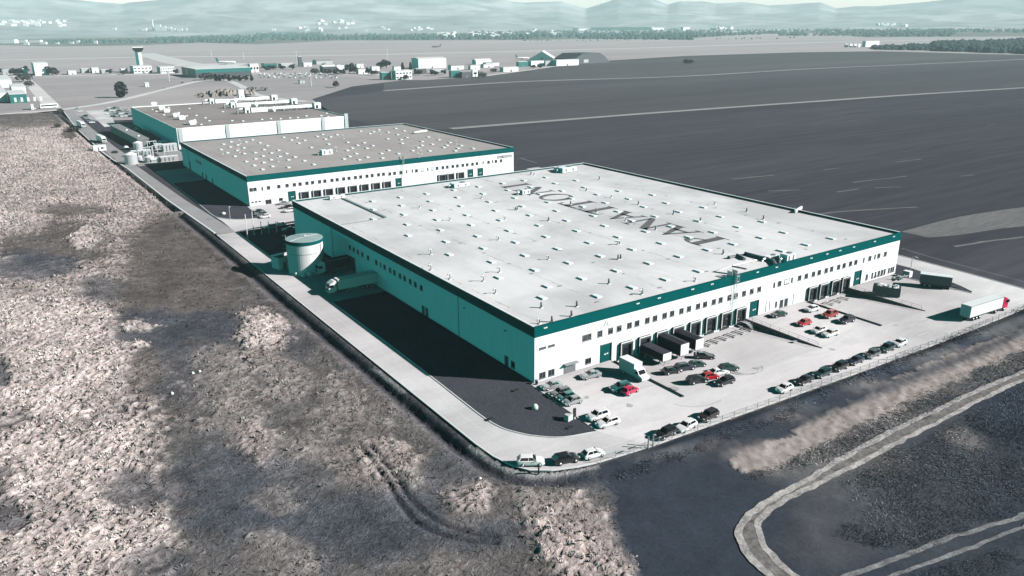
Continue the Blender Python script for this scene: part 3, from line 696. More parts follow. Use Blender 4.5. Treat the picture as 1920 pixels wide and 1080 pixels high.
def ladder(parent, x, at, z0, z1, steps=True):
    mb = MB(); a = at-.42
    for dx in (-.32, .32): mb.b2(x+dx-.035, x+dx+.035, a-.035, a+.035, z0, z1)
    z = z0
    while z < z1-.2:
        mb.b2(x-.28, x+.28, a-.02, a+.02, z, z+.05); z += .6
    for z in np.arange(z0+2, z1, 1.3):
        mb.tube([(x-.4, a, z), (x-.38, a-.7, z), (x+.38, a-.7, z), (x+.4, a, z)], .03, 5)
    for dx in (-.38, 0, .38): mb.b2(x+dx-.02, x+dx+.02, a-.72, a-.68, z0+2, z1)
    mb.b2(x-.9, x-.8, at, at+1.6, z1-1.2, z1).b2(x+.8, x+.9, at, at+1.6, z1-1.2, z1).b2(x-.9, x+.9, at+1.5, at+1.6, z1-.1, z1)
    return mb.build('cage_ladder', 'pipe', parent)

def bandlamps(parent, xs, at, z):
    for x in xs:
        o = MB().b2(x-.42, x-.05, at-.3, at-.13, z-.12, z+.1).b2(x+.05, x+.42, at-.3, at-.13, z-.12, z+.1).build('wall_lamp', 'coping', parent)

# ---------------- front warehouse
W1, L1 = 126.37, 141.67
t = thing('warehouse', 'large white warehouse with teal roof band and huge grey lettering on its pale roof', 'warehouse', (0, 0, 0)); WH1 = t
shell(t, W1, L1, 'roof_white')
WX = [16.8, 19.7, 22.1, 25, 27.2, 30.2, 32.5, 35.4, 37.7, 40.6, 43, 45.9, 48.2, 51.1, 53.4, 56.4, 58.7, 61.5, 64.3, 67, 74.6, 82.4, 85.1, 88, 90.4, 93.3, 95.6, 98.6, 101, 103.8, 106.2, 112.6, 116.8, 119.9]
for x in WX: window(t, x, 6.8)
window(t, 13.3, 6.8, 2.4, 1.35); window(t, 77.4, 6.8, 1.9, 1.4, light=True)
for x in (72.6, 79.4, 109.8, 115): window(t, x, 6.8, .62, 1.35)
for x, z, w, h in ((1.95, 1.2, 1.6, 1.4), (4.2, 1.2, 1.6, 1.45), (13.8, 1.35, 1.6, 1.3), (1.95, 7.15, 1.7, .45), (4.15, 7.15, 1.7, .45), (74.1, 1.4, .7, 1.5), (76.2, 1.15, 1.3, 2.1), (78, 1.15, 1.3, 2.1),
                   (112.4, 1.4, 1., 1.7), (115, 1.4, .7, 1.7), (116.5, 1.4, .7, 1.7), (118.1, 1.4, 1., 1.7), (119.6, 1.4, 1., 1.7), (120.9, 1.4, .8, 1.7), (123, 1.4, .8, 1.5), (124.2, 1.4, .8, 1.5), (125.2, 1.4, .7, 1.5)): window(t, x, z, w, h)
o = MB().b2(7.4, 10.4, -.09, -.003, .02, 2.1).build('roller_door', 'frame', t); MB().b2(7.2, 10.6, -1., -.003, 2.12, 2.3).build('awning', 'steel', o)
for x0, x1 in ((17, 19.9), (64.2, 67), (106.4, 109.2)): gate(t, x0, x1, 0.)
for x in (24.1, 29.4, 34.6, 39.6, 45, 50.3, 55.5, 60.6, 88.1, 92.7, 97.7, 102.2): dock(t, x, 0.)
for y in (93, 90.1, 87.1, 84, 80.1, 74.6, 69.3, 65.9, 63.3, 60, 57.4, 54.2, 51.4, 48.2): window(t, y, 6.8, 1.35, 1.35, 'x')
window(t, 71.8, 6.8, .7, 1.35, 'x'); window(t, 7.7, 1.2, 1.4, 1.5, 'x')
for y, z, w, h in ((91.3, 2.1, 3., 4.2), (80, 1.35, 2.5, 2.7), (47.6, 1.1, 1.1, 2.2), (45.7, 1.1, 1.1, 2.2), (10.1, 1.1, 1.1, 2.2)): side_door(t, y, z, w, h)
window(t, 83.8, 1.3, 1.1, 1.1, 'x')
MB().tube([(-.1, 106.8, .1), (-.1, 106.8, 9.7)], .09, 6).tube([(-.1, 30, .1), (-.1, 30, 9.7)], .07, 6).build('downpipe', 'steel', t)
bandlamps(t, (2.5, 27, 33.2, 43.5, 49.8, 65.5, 72.5, 86, 92.5, 98, 104, 113.5, 122.5), 0., 11.45)
for y in (27, 10.2): MB().b2(-.5, -.005, y-.2, y+.2, 7.9, 8.05).build('wall_lamp', 'steel', t)
ladder(t, 57.7, 0., 3.6, 13.)
for x in (70.2, 71.6, 80.8): MB().tube([(x, -.06, .2), (x, -.06, 3)], .05, 5).build('downpipe', 'frame', t)
# wall sign: leaf emblem over two lines of small writing
mb = MB()
def leaf(cx, cz, r, ang): return [(cx+r*math.cos(ang)*a-r*.28*math.sin(ang)*b_, cz+r*math.sin(ang)*a+r*.28*math.cos(ang)*b_) for a, b_ in ((-1, 0), (-.3, 1), (.4, .8), (1, 0), (.4, -.8), (-.3, -1))]
def wallpoly(mb, P, at, d0=.004, d1=.02):
    a = sum(P[i][0]*P[(i+1) % len(P)][1]-P[(i+1) % len(P)][0]*P[i][1] for i in range(len(P)))
    if a < 0: P = P[::-1]
    n = len(P); return mb.add([(p[0], at-d1, p[1]) for p in P]+[(p[0], at-d0, p[1]) for p in P], [tuple(range(n))]+[(i+n, (i+1) % n+n, (i+1) % n, i) for i in range(n)])
for cx, cz, r, an in ((18.25, 9.1, .62, 1.0), (18.75, 8.75, .55, .75), (18.0, 8.6, .45, 1.3), (18.9, 8.35, .4, .5)): wallpoly(mb, leaf(cx, cz, r, an), 0.)
def scribble(mb, x0, x1, z, h, at, n, seed, d=.0):
    rr_ = random.Random(seed); x = x0; w = (x1-x0)/n
    for k in range(n):
        s = rr_.choice((0, 1, 2, 3)); hh = h*rr_.uniform(.7, 1); e = w*.18
        a, b_ = x+k*w, x+k*w+w*.72
        wallpoly(mb, [(a, z), (a+e, z), (a+e, z+hh), (a, z+hh)], at, .004+d, .02+d)
        if s in (0, 1): wallpoly(mb, [(a+e, z+hh-e), (b_, z+hh-e), (b_, z+hh), (a+e, z+hh)], at, .004+d, .02+d)
        if s in (1, 2): wallpoly(mb, [(b_-e, z), (b_, z), (b_, z+hh-e), (b_-e, z+hh-e)], at, .004+d, .02+d)
        if s in (0, 2, 3): wallpoly(mb, [(a+e, z), (b_-e, z), (b_-e, z+e), (a+e, z+e)], at, .004+d, .02+d)
scribble(mb, 16.6, 19.9, 7.98, .26, 0., 10, 3); scribble(mb, 17.1, 19.5, 7.62, .2, 0., 8, 4)
mb.build('wall_sign', 'steel', t)
mb = MB(); wallpoly(mb, [(116.7, 8.0), (116.95, 8.0), (116.95, 9.4), (116.7, 9.4)], 0.); wallpoly(mb, [(116.95, 9.25), (118.6, 9.25), (118.6, 9.4), (116.95, 9.4)], 0.); wallpoly(mb, [(116.95, 8.0), (118.4, 8.0), (118.4, 8.12), (116.95, 8.12)], 0.)
for cx, cz, r, an in ((117.7, 8.9, .32, .9), (117.9, 8.5, .36, .5), (117.4, 8.6, .28, 1.4)): wallpoly(mb, leaf(cx, cz, r, an), 0.)
scribble(mb, 119., 125.2, 8.35, .55, 0., 9, 8); mb.build('wall_sign', 'pipe', t)

# roof: lettering, hatches, pipes
mb = MB()
for ch, pen in zip('PANATTONI', (23.6, 33.4, 44.3, 56.2, 67.6, 78., 90.2, 103.4, 118.)):
    polys, w = glyph(ch)
    for P in polys:
        Q = [(82.9-11.5*q[1], pen+q[0]*(11.2 if ch != 'P' else 12.)) for q in P]; mb.prism(Q, 11.454, 11.462)
mb.build('roof_lettering', 'letter', t)
xk = [12.2, 17.7, 22.6, 27.8, 33., 38.4, 43.3, 49.1, 54.3, 59.5, 64.7, 70., 75.3, 79.9, 85, 91.2, 95.3, 101.1, 106.3, 112.5]
HP = []
for k, x in enumerate(xk):
    ys_ = [8.3, 31.8, 55.4, 79., 102.8, 126.6] if k % 2 == 0 else [20, 43.5, 67., 90.7, 115.]
    for y in ys_:
        if (k == 0 and y > 120) or (k in (8, 9, 10, 11) and y < 15 and k != 8) or (x > 100 and y > 120) or (k == 12 and y < 9): continue
        if k == 0 and y < 9: y = 14.3
        if k == 19: y = {20: 14.6}.get(y, y)
        HP.append((x, y))
HP = HP[:100]
hatches(t, HP)
PIP = [(640+u/3, 360+v/3) for u, v in ((440, 90), (612, 160), (790, 37), (980, 100), (885, 270), (1165, 162), (505, 352), (505, 440), (612, 490), (800, 502), (890, 452), (1165, 380), (1555, 296), (1557, 380), (1505, 517), (868, 570), (1125, 652), (1325, 645), (1690, 577), (1295, 700), (1185, 732), (1115, 742))]
PIP += [(1120+u/6, 380+v/6) for u, v in ((462, 25), (858, 128), (318, 205), (655, 308), (1160, 212), (1322, 18), (1680, 104), (1868, 188), (250, 470), (262, 636), (505, 1030), (1100, 884), (1415, 580))]
PIP += [(920+u/8, 320+v/8) for u, v in ((605, 62), (655, 68), (1630, 135), (1435, 305), (1810, 405), (1200, 510), (1585, 625), (215, 735), (870, 755), (400, 590))]
for k, (u, v) in enumerate(PIP):
    x, y = G(u, v, 11.45)
    if .6 < x < W1-.6 and .6 < y < L1-.6: gooseneck(t, x, y, 1.7 if k in (6, 7, 8, 9, 10) else 1.25, k < 12 or k % 3 == 0)
mb = MB()
for px0 in (20.6, 38.4, 56.1, 73.9, 91.6, 109.4):
    for y in np.arange(6, 138, 11.8):
        yy = y+random.uniform(-2, 2); mb.b2(px0-.5+random.uniform(-.4, .4), px0+.3, yy, yy+.35, 11.453, 11.55)
mb.build('roof_drain', 'steel', t)
mb = MB().b2(15.7, 16.5, 102, 139, 11.46, 11.78).b2(.6, 15.7, 101.9, 102.15, 11.46, 11.62); mb.build('cable_tray', 'steel', t)
P_ = [G(1338, 510, 11.5), G(1372, 499, 11.5), G(1418, 488, 11.5)]
mb = MB().tube([(P_[0][0]+2.5, .9, 11.6), (*P_[0], 11.6), (*P_[1], 11.6), (*P_[2], 11.6)], .16, 5).tube([(*G(1372, 499, 11.5), 11.6), (*G(1400, 505, 11.5), 11.6)], .16, 5).build('cable_tray', 'steel', t)

# ---------------- middle warehouse
W2, L2_ = 126.37, 117.
t = thing('warehouse', 'middle warehouse with teal roof band and plain beige grey roof', 'warehouse', (0, O2, 0)); WH2 = t
shell(t, W2, L2_, 'roof_grey')
for x in [2.7-2.6, 2.7, 8.1, 12.3, 15.7, 18.7, 21.1, 24, 26.4, 29.4, 31.7, 34.8, 37.1, 40, 42.4, 45.3, 47.7, 50.6, 53, 56, 58.3, 61.3, 63.6, 66.6, 74.3, 77.2, 82.4, 84.7, 87.7, 90, 92.9, 95.3, 98.2, 100.5, 103.4, 105.8, 112.2, 116.3, 119.2]:
    window(t, max(x, 1.2), 6.6 if x < 60 else 6.4, light=(x in (77.2, 82.4)))
for x in (5.6, 69.5, 72.3, 80, 109.2, 114.5): window(t, x, 6.5, .62, 1.3)
for x in (1.2, 2.6, 4.0): window(t, x, 1.6, .9, .5)
window(t, 7.5, .95, 2.4, 1.8); window(t, 12.6, 1.3, 1.6, 1.2)
for x in (22.5, 27.8, 33, 38.4, 43.8, 49.1, 54.5, 59.7, 86.9, 91.5, 96.8): dock(t, x, 0.)
for x0, x1 in ((15.7, 18.7), (63.8, 66.6), (100.6, 103.4), (106, 108.8)): gate(t, x0, x1, 0.)
ladder(t, 67.6, 0., 3.6, 13.2)
for y, z, w, h in ((101.2, 2.2, 2.6, 4.), (76, 1.2, 1.6, 2.4), (69, 1.2, 2, 2.2), (57.5, 1.2, 1.4, 2.2)): side_door(t, y, z, w, h)
for y in (86, 84, 81.5, 79, 77): window(t, y, 6.6, 1.3, 1.3, 'x')
MB().tube([(-.1, 101.5, .1), (-.1, 101.5, 9.7)], .1, 6).build('downpipe', 'steel', t)
o = MB().b2(117, 125.3, -.1, -.004, 7.55, 8.75).build('wall_sign', 'frame', t)
mb = MB(); scribble(mb, 117.3, 119.6, 7.8, .65, 0., 3, 21, .1); scribble(mb, 120.6, 125.1, 7.8, .7, 0., 6, 22, .1); mb.build('sign_letters', 'coping', o)
mb = MB(); 
for cx, cz, r, an in ((73.6, 7.9, 1.0, .25), (75.5, 8.3, .8, .5), (77.2, 8.4, .7, .9), (75.4, 8.8, .6, .1)): wallpoly(mb, leaf(cx, cz, r, an), 0.)
scribble(mb, 75.6, 78.9, 7.65, .25, 0., 9, 5); mb.build('wall_sign', 'pipe', t)
H2 = [(21.9, 299.4), (16.6, 293.2), (28, 294.2), (21.7, 286.5), (16.8, 281.7), (10.8, 275.7), (33.1, 300.2), (33, 287.1), (32.9, 274.6), (21.4, 274.6), (16.4, 268.2), (10.7, 263.6), (10.8, 251.3), (16.5, 256.5), (21.4, 256), (27.7, 262.9), (32.8, 257), (27.4, 250.7), (32.5, 244.7), (21.4, 244), (27.3, 238.3), (32.4, 232.7), (16.3, 238.4), (21.2, 231.7), (27.4, 226.9), (32.3, 220.2), (10.8, 233.5), (16.3, 226.4), (32.3, 208.6), (10.7, 221.3), (16.3, 214.4), (21, 207.9), (10.7, 209.7), (48.6, 256), (48.6, 273.8), (49.3, 287), (49.4, 299.6), (54.4, 293.3), (54.4, 281.4), (65, 291.7), (70.5, 298.3), (70.2, 286), (64.8, 279.4), (76.3, 292), (59.6, 261.6)]
for u, v in ((28, 462), (92, 434), (65, 366), (165, 403), (200, 471), (290, 442), (120, 340), (180, 309), (285, 342), (70, 275), (255, 281), (460, 452), (450, 400), (640, 403), (530, 366), (350, 313), (215, 150), (320, 178), (360, 157), (420, 135), (520, 237), (680, 287), (670, 245), (735, 222), (630, 190), (525, 162), (610, 120), (705, 147), (800, 370), (860, 335), (905, 310), (990, 372), (905, 267), (1020, 297), (975, 216), (1095, 246), (1150, 333), (1185, 309), (1220, 278), (1280, 370), (1310, 342), (1345, 312), (1480, 345)):
    H2.append(G(640+u/6, 220+v/6, 11.8))
H2 = [(x, y-O2) for x, y in H2][:100]
hatches(t, H2)
for u, v in ((782, 300), (775, 395), (1210, 500), (1865, 380), (585, 412)): 
    x, y = G(320+u/6, 220+v/6, 11.45); gooseneck(t, x, y-O2, 2.2)
for u, v in ((25, 240), (435, 195), (1295, 300), (870, 450), (900, 412)):
    x, y = G(640+u/6, 220+v/6, 11.45); gooseneck(t, x, y-O2, 2.)

# ---------------- rear warehouse
W3, L3 = 105., 152.
t = thing('warehouse', 'rear warehouse with all white front parapet and brown grey roof under long ducts', 'warehouse', (10, 370, 0)); WH3 = t
shell(t, W3, L3, 'roof_brown', 12., False)
MB().b2(0, W3, -.1, .3, 9.8, 12.1).b2(0, .3, .301, L3, 9.8, 12.0).b2(W3-.3, W3, .301, L3, 9.8, 12.0).b2(.3, W3-.3, L3-.3, L3+.05, 9.8, 12.05).build('parapet', 'clad', t)
for x in (.8, 27.5, 58.5, 87): MB().b2(x, x+2.2, -.45, -.103, 3., 12.).build('cladding_strip', 'pipe', t)
MB().b2(W3-2.5, W3-.2, -.5, -.104, .5, 13.6).build('cladding_strip', 'pipe', t)
H3 = []
for u, v in ((930, 160), (1250, 175), (1065, 232), (1180, 285), (1520, 300), (1665, 293), (1640, 360), (1860, 375), (1010, 205), (1400, 250), (1560, 190), (1800, 330), (1500, 420), (1740, 430)):
    H3.append(G(160+u/8, 180+v/8, 11.5))
for u, v in ((120, 340), (240, 254), (650, 235), (470, 333), (240, 455), (735, 430), (1190, 395), (900, 310), (860, 430), (980, 420), (1080, 415), (620, 440), (380, 460), (1470, 405), (1450, 360), (1380, 392)):
    H3.append(G(400+u/6.836, 160+v/6.836, 11.5))
hatches(t, [(x-10, y-370) for x, y in H3], (1.5, 2.1, .45))
mb0 = None
CV = [(1030, 125), (1148, 190), (1222, 228), (1362, 295), (1450, 335), (1610, 410)]
for u, v in CV:
    x, y = G(160+u/8, 180+v/8+2, 11.5)
    o = MB().add([(-1.7, -1.4, 0), (1.7, -1.4, 0), (1.7, 1.4, 0), (-1.7, 1.4, 0), (-2.3, -1.7, 2.2), (2.3, -1.7, 2.2), (2.3, 1.7, 2.2), (-2.3, 1.7, 2.2), (0, 0, 2.7)], [(3, 2, 1, 0), (0, 1, 5, 4), (1, 2, 6, 5), (2, 3, 7, 6), (3, 0, 4, 7), (4, 5, 8), (5, 6, 8), (6, 7, 8), (7, 4, 8)]).build('roof_cowl', 'hatch', t)
    o.location = (x-10, y-370, 11.45)

# long rooftop ducts with an air handler at each end
k = 0
for (a, b_, n) in (((462, 212), (597, 213), 'nearest the front parapet'), ((438, 202), (553, 199), 'between two like it'), ((398, 194.5), (516, 190), 'farthest from the front parapet')):
    A = np.array(G(a[0]-20, a[1]+1.5, 11.5)); lo, hi, an = 5., 120., 0.
    for _ in range(40):
        Ln = (lo+hi)/2
        if PX(A[0]+Ln, A[1], 11.5)[0] < b_[0]+3: lo = Ln
        else: hi = Ln
    t = thing('rooftop_duct', f'long pale air duct on the brown rear roof, the one {n}', 'air duct', (A[0], A[1], 11.45), an, 'long ducts on the rear roof')
    MB().tube([(Ln*.16, 0, 2.1), (Ln*.9, 0, 2.1)], 1.15, 12).build('duct_pipe', 'hatch', t, True)
    MB().b2(Ln*.17, Ln*.36, -1.9, 1.9, .35, 3.3).build('air_handler', 'trailer', t)
    o = MB().b2(Ln*.92, Ln*1.0, -2.4, 2.4, .2, 4.2).build('air_handler', 'hatch', t); MB().b2(Ln*.935, Ln*.965, -2.46, -2.401, .4, 2.6).build('access_door', 'dark', o)
    o = MB().b2(Ln*.1, Ln*.155, -2.1, 2.1, .2, 4.0).build('air_handler', 'hatch', t); MB().b2(Ln*.115, Ln*.14, -2.16, -2.101, .3, 2.2).build('access_door', 'dark', o)
    MB().tube([(Ln*.02, 0, .2), (Ln*.02, 0, 2.6), (Ln*.06, 0, 3.2), (Ln*.1, 0, 2.6)], .7, 8).build('inlet_bend', 'hatch', t, True)
    MB().tube([(Ln*.44, -1.3, 2.1), (Ln*.44, 1.3, 2.1)], 1.5, 10).b2(Ln*.43, Ln*.45, -1.4, 1.4, 0, 1.).build('duct_joint', 'hatch', t)
    for q in (.25, .55, .7, .85): MB().b2(Ln*q-.2, Ln*q+.2, -1.2, 1.2, 0, 1.3 if q > .4 else .34).build('duct_stand', 'steel', t)

# rooftop plant on the two nearer roofs
def plant_unit(label, x, y, z, w, d, h, rz=0., duct=True, mat='hatch'):
    t = thing('rooftop_unit', label, 'roof unit', (x, y, z), rz, 'ventilation units on the roofs')
    MB().b2(-w/2, w/2, -d/2, d/2, .25, h).build('casing', mat, t); MB().b2(-w/2-.2, w/2+.2, -d/2-.1, d/2+.1, 0, .24).build('base_frame', 'steel', t)
    MB().tube([(w*.2, 0, h), (w*.2, 0, h+.2)], min(w, d)*.3, 10).build('fan_cowl', 'steel', t)
    if duct: MB().tube([(-w/2, 0, h*.55), (-w/2-1.2, 0, h*.55), (-w/2-1.5, 0, .1)], .3, 7).build('duct_elbow', 'pipe', t)
    for q in (-.25, .25): MB().b2(w*q-.3, w*q+.3, -d/2-.04, -d/2-.001, .5, h-.3).build('louvre', 'frame', t)
    return t
def ru(label, u, v, *a, **k):
    x, y = G(u, v, 11.45); return plant_unit(label, x, y, 11.45, *a, **k)
ru('large white roof unit on dark frame near the far right corner of the lettered roof', 1062, 322, 7, 4.2, 2.)
ru('small roof unit left of the large one by the far corner of the lettered roof', 1045, 320, 2.4, 2, 1.5, duct=False)
ru('flat grey roof unit at the back edge of the lettered roof below the middle building', 862, 350, 6.4, 3.6, 1.5)
ru('slender roof unit among pipes at the back left edge of the lettered roof', 632, 373, 5.5, 1.4, 1.3, duct=False)
ru('white roof unit with pale stack beside the front edge of the lettered roof', 1476, 490, 3.2, 2.2, 2.1)
ru('low white roof unit behind the dark pipe bundle near the front edge', 1446, 486, 4., 2., 1.)
ru('twin fan roof unit beside the letter nearest the back of the lettered roof', 984, 364, 3.2, 2., 1.7)
ru('white cubic roof unit alone on the beige grey roof', 612, 290, 5., 3., 2.4)
o = MB().tube([(*G(1366, 485, 11.5), 11.8), (*G(1396, 477, 11.5), 11.8), (*G(1450, 492, 11.5), 11.9), (*G(1455, 500, 11.5), 11.8)], .5, 7).tube([(*G(1382, 480, 11.5), 11.8), (*G(1396, 488, 11.5), 11.8)], .42, 6).build('pipe_bundle', 'frame')
tag(o, 'dark bent pipes lying on the pale roof near its front edge', 'pipes')
o = MB().tube([(*G(775, 251, 11.5), 12.1), (*G(800, 247, 11.5), 12.1)], .6, 8).build('roof_pipe', 'hatch', None, True); tag(o, 'short thick white pipe on the beige grey roof near its right edge', 'pipe')
o = MB().box((*G(1497, 391, 12.3), 12.), (7, .5, .9), .35).tube([(*G(1490, 393, 11.6), 11.5), (*G(1490, 393, 11.6), 12.2)], .1, 5).build('roof_antenna_frame', 'coping'); tag(o, 'pale sloping frame on the far right edge of the lettered roof', 'roof frame')
# ================================================================== VEHICLES
def loft(stations, ring):
    """closed skin through rings of equal length"""
    mb = MB(); n = len(ring(*stations[0]))
    for s in stations: mb.v += ring(*s)
    for i in range(len(stations)-1):
        for k in range(n): mb.f.append((i*n+k, (i+1)*n+k, (i+1)*n+(k+1) % n, i*n+(k+1) % n))
    mb.f += [tuple(range(n)), tuple(reversed(range((len(stations)-1)*n, len(stations)*n)))]
    return mb
def body_ring(x, zb, zt, w):
    m = zb+(zt-zb)*.45
    return [(x, -w*.9, zb), (x, -w, zb+.12), (x, -w, m), (x, -w*.98, zt-.05), (x, -w*.92, zt), (x, w*.92, zt), (x, w*.98, zt-.05), (x, w, m), (x, w, zb+.12), (x, w*.9, zb)]
SPEC = {  # length, width, hood z, belt z, roof z, windscreen base/top, rear top/base  (x runs forward)
    'hatchback': (4.0, 1.74, .92, .98, 1.48, .92, .22, -1.35, -1.78),
    'saloon': (4.6, 1.8, .9, .95, 1.43, .82, .02, -1.02, -1.72),
    'estate': (4.7, 1.8, .92, .97, 1.47, .85, .1, -1.85, -2.16),
    'suv': (4.55, 1.85, 1.08, 1.14, 1.7, .9, .28, -1.72, -2.1)}
PROTO = {}
def car_proto(kind):
    L, W, hz_, bz, rz_, wb, wt, rt, rb = SPEC[kind]; h = L/2; w = W/2
    r = thing('parked_car', 'proto', 'car', (0, 0, -50))
    gz = .2 if kind != 'suv' else .26
    tb = bz if kind != 'saloon' else bz-.02
    st = [(-h, gz+.18, bz-.22, w*.8), (-h+.07, gz+.05, bz-.06, w*.92), (-h+.35, gz, tb, w), (-h*.5, gz, bz, w), (0, gz, bz, w), (wb, gz, bz-.01, w), (h*.72, gz, hz_-.05, w*.98), (h-.28, gz+.02, hz_-.17, w*.94), (h-.06, gz+.08, hz_-.33, w*.82), (h, gz+.14, hz_-.42, w*.7)]
    b = loft(st, body_ring).build('body', PAINT['white'], r, True)
    try: b.data.set_sharp_from_angle(angle=math.radians(38))
    except Exception: pass
    b.material_slots[0].link = 'OBJECT'; b.material_slots[0].material = PAINT['white']
    bw, tw = w*.85, w*.68
    g = MB().add([(rb, -bw, bz-.03), (wb, -bw, bz-.03), (wb, bw, bz-.03), (rb, bw, bz-.03), (rt, -tw, rz_-.05), (wt, -tw, rz_-.05), (wt, tw, rz_-.05), (rt, tw, rz_-.05)],
                 [(0, 1, 5, 4), (1, 2, 6, 5), (2, 3, 7, 6), (3, 0, 4, 7), (4, 5, 6, 7)]).build('window_glass', 'carglass', r)
    mb = MB()
    x0, x1 = rt-.05, wt+.05
    mb.add([(x0, -tw-.03, rz_-.06), (x1, -tw-.03, rz_-.06), (x1, tw+.03, rz_-.06), (x0, tw+.03, rz_-.06), (x0+.2, -tw*.85, rz_), (x1-.25, -tw*.85, rz_), (x1-.25, tw*.85, rz_), (x0+.2, tw*.85, rz_)], [(3, 2, 1, 0), (4, 5, 6, 7), (0, 1, 5, 4), (1, 2, 6, 5), (2, 3, 7, 6), (3, 0, 4, 7)])
    def pillar(xa, xb, s, wd):
        mb.add([(xa-wd, s*(bw+.012), bz-.02), (xa+wd, s*(bw+.012), bz-.02), (xb+wd*.7, s*(tw+.02), rz_-.05), (xb-wd*.7, s*(tw+.02), rz_-.05)], [(0, 1, 2, 3)] if s < 0 else [(3, 2, 1, 0)])
    for s in (-1, 1):
        pillar(wb-.06, wt-.03, s, .05); pillar(rb+.12, rt+.1, s, .13); pillar(-.35, -.42, s, .045)
    ro = mb.build('roof', PAINT['white'], r); ro.material_slots[0].link = 'OBJECT'; ro.material_slots[0].material = PAINT['white']
    wr = .32 if kind != 'suv' else .37
    for x in (h*.62, -h*.6):
        for s in (-1, 1):
            o = MB().tube([(0, -s*.2, 0), (0, s*.02, 0)], wr, 14).build('wheel', 'tyre', r, True); o.location = (x, s*(w-.0), wr)
            MB().tube([(0, s*.0, 0), (0, s*.035, 0)], wr*.62, 10).build('rim', 'rim', o, True)
    for s in (-1, 1):
        MB().box((h-.13, s*w*.62, hz_-.28), (.16, .36, .14)).build('headlight', 'lamp', r)
        MB().box((-h+.08, s*w*.72, bz-.17), (.1, .26, .18)).build('tail_light', 'tail', r)
        MB().box((wb-.12, s*(w+.07), bz+.06), (.12, .16, .12)).build('mirror', 'dark', r)
    PROTO[kind] = [r, False]
for k_ in SPEC: car_proto(k_)

def car(kind, col, u, v, head, label, group='cars parked on the concrete yard', xy=None):
    """head: compass of the bonnet in degrees from +x"""
    p = PROTO[kind]; x, y = xy if xy else G(u, v, .3); zz = 0.006
    for P in (PIT1, PIT2):
        if P[0] < x < P[1] and P[2] < y: zz = .004-.954*min(1, (y-P[2])/(-6-P[2]))
    if not p[1]: o = p[0]; p[1] = True; o.location = (x, y, zz); o.rotation_euler = (0, 0, math.radians(head)); o['label'] = label; o['group'] = group
    else: o = dup(p[0], (x, y, zz), math.radians(head), label, group)
    if zz < -.01: o.rotation_euler = (0, 0, math.radians(head))
    for c in o.children:
        if c.name.startswith(('body', 'roof')): c.material_slots[0].link = 'OBJECT'; c.material_slots[0].material = PAINT[col]
    return o
Y = 'cars parked on the concrete yard'; S_ = 'cars parked along the outer fence'; F_ = 'cars parked beside the dark lawn'; B_ = 'cars in front of the middle warehouse'; A_ = 'cars and vans in the rear car park'
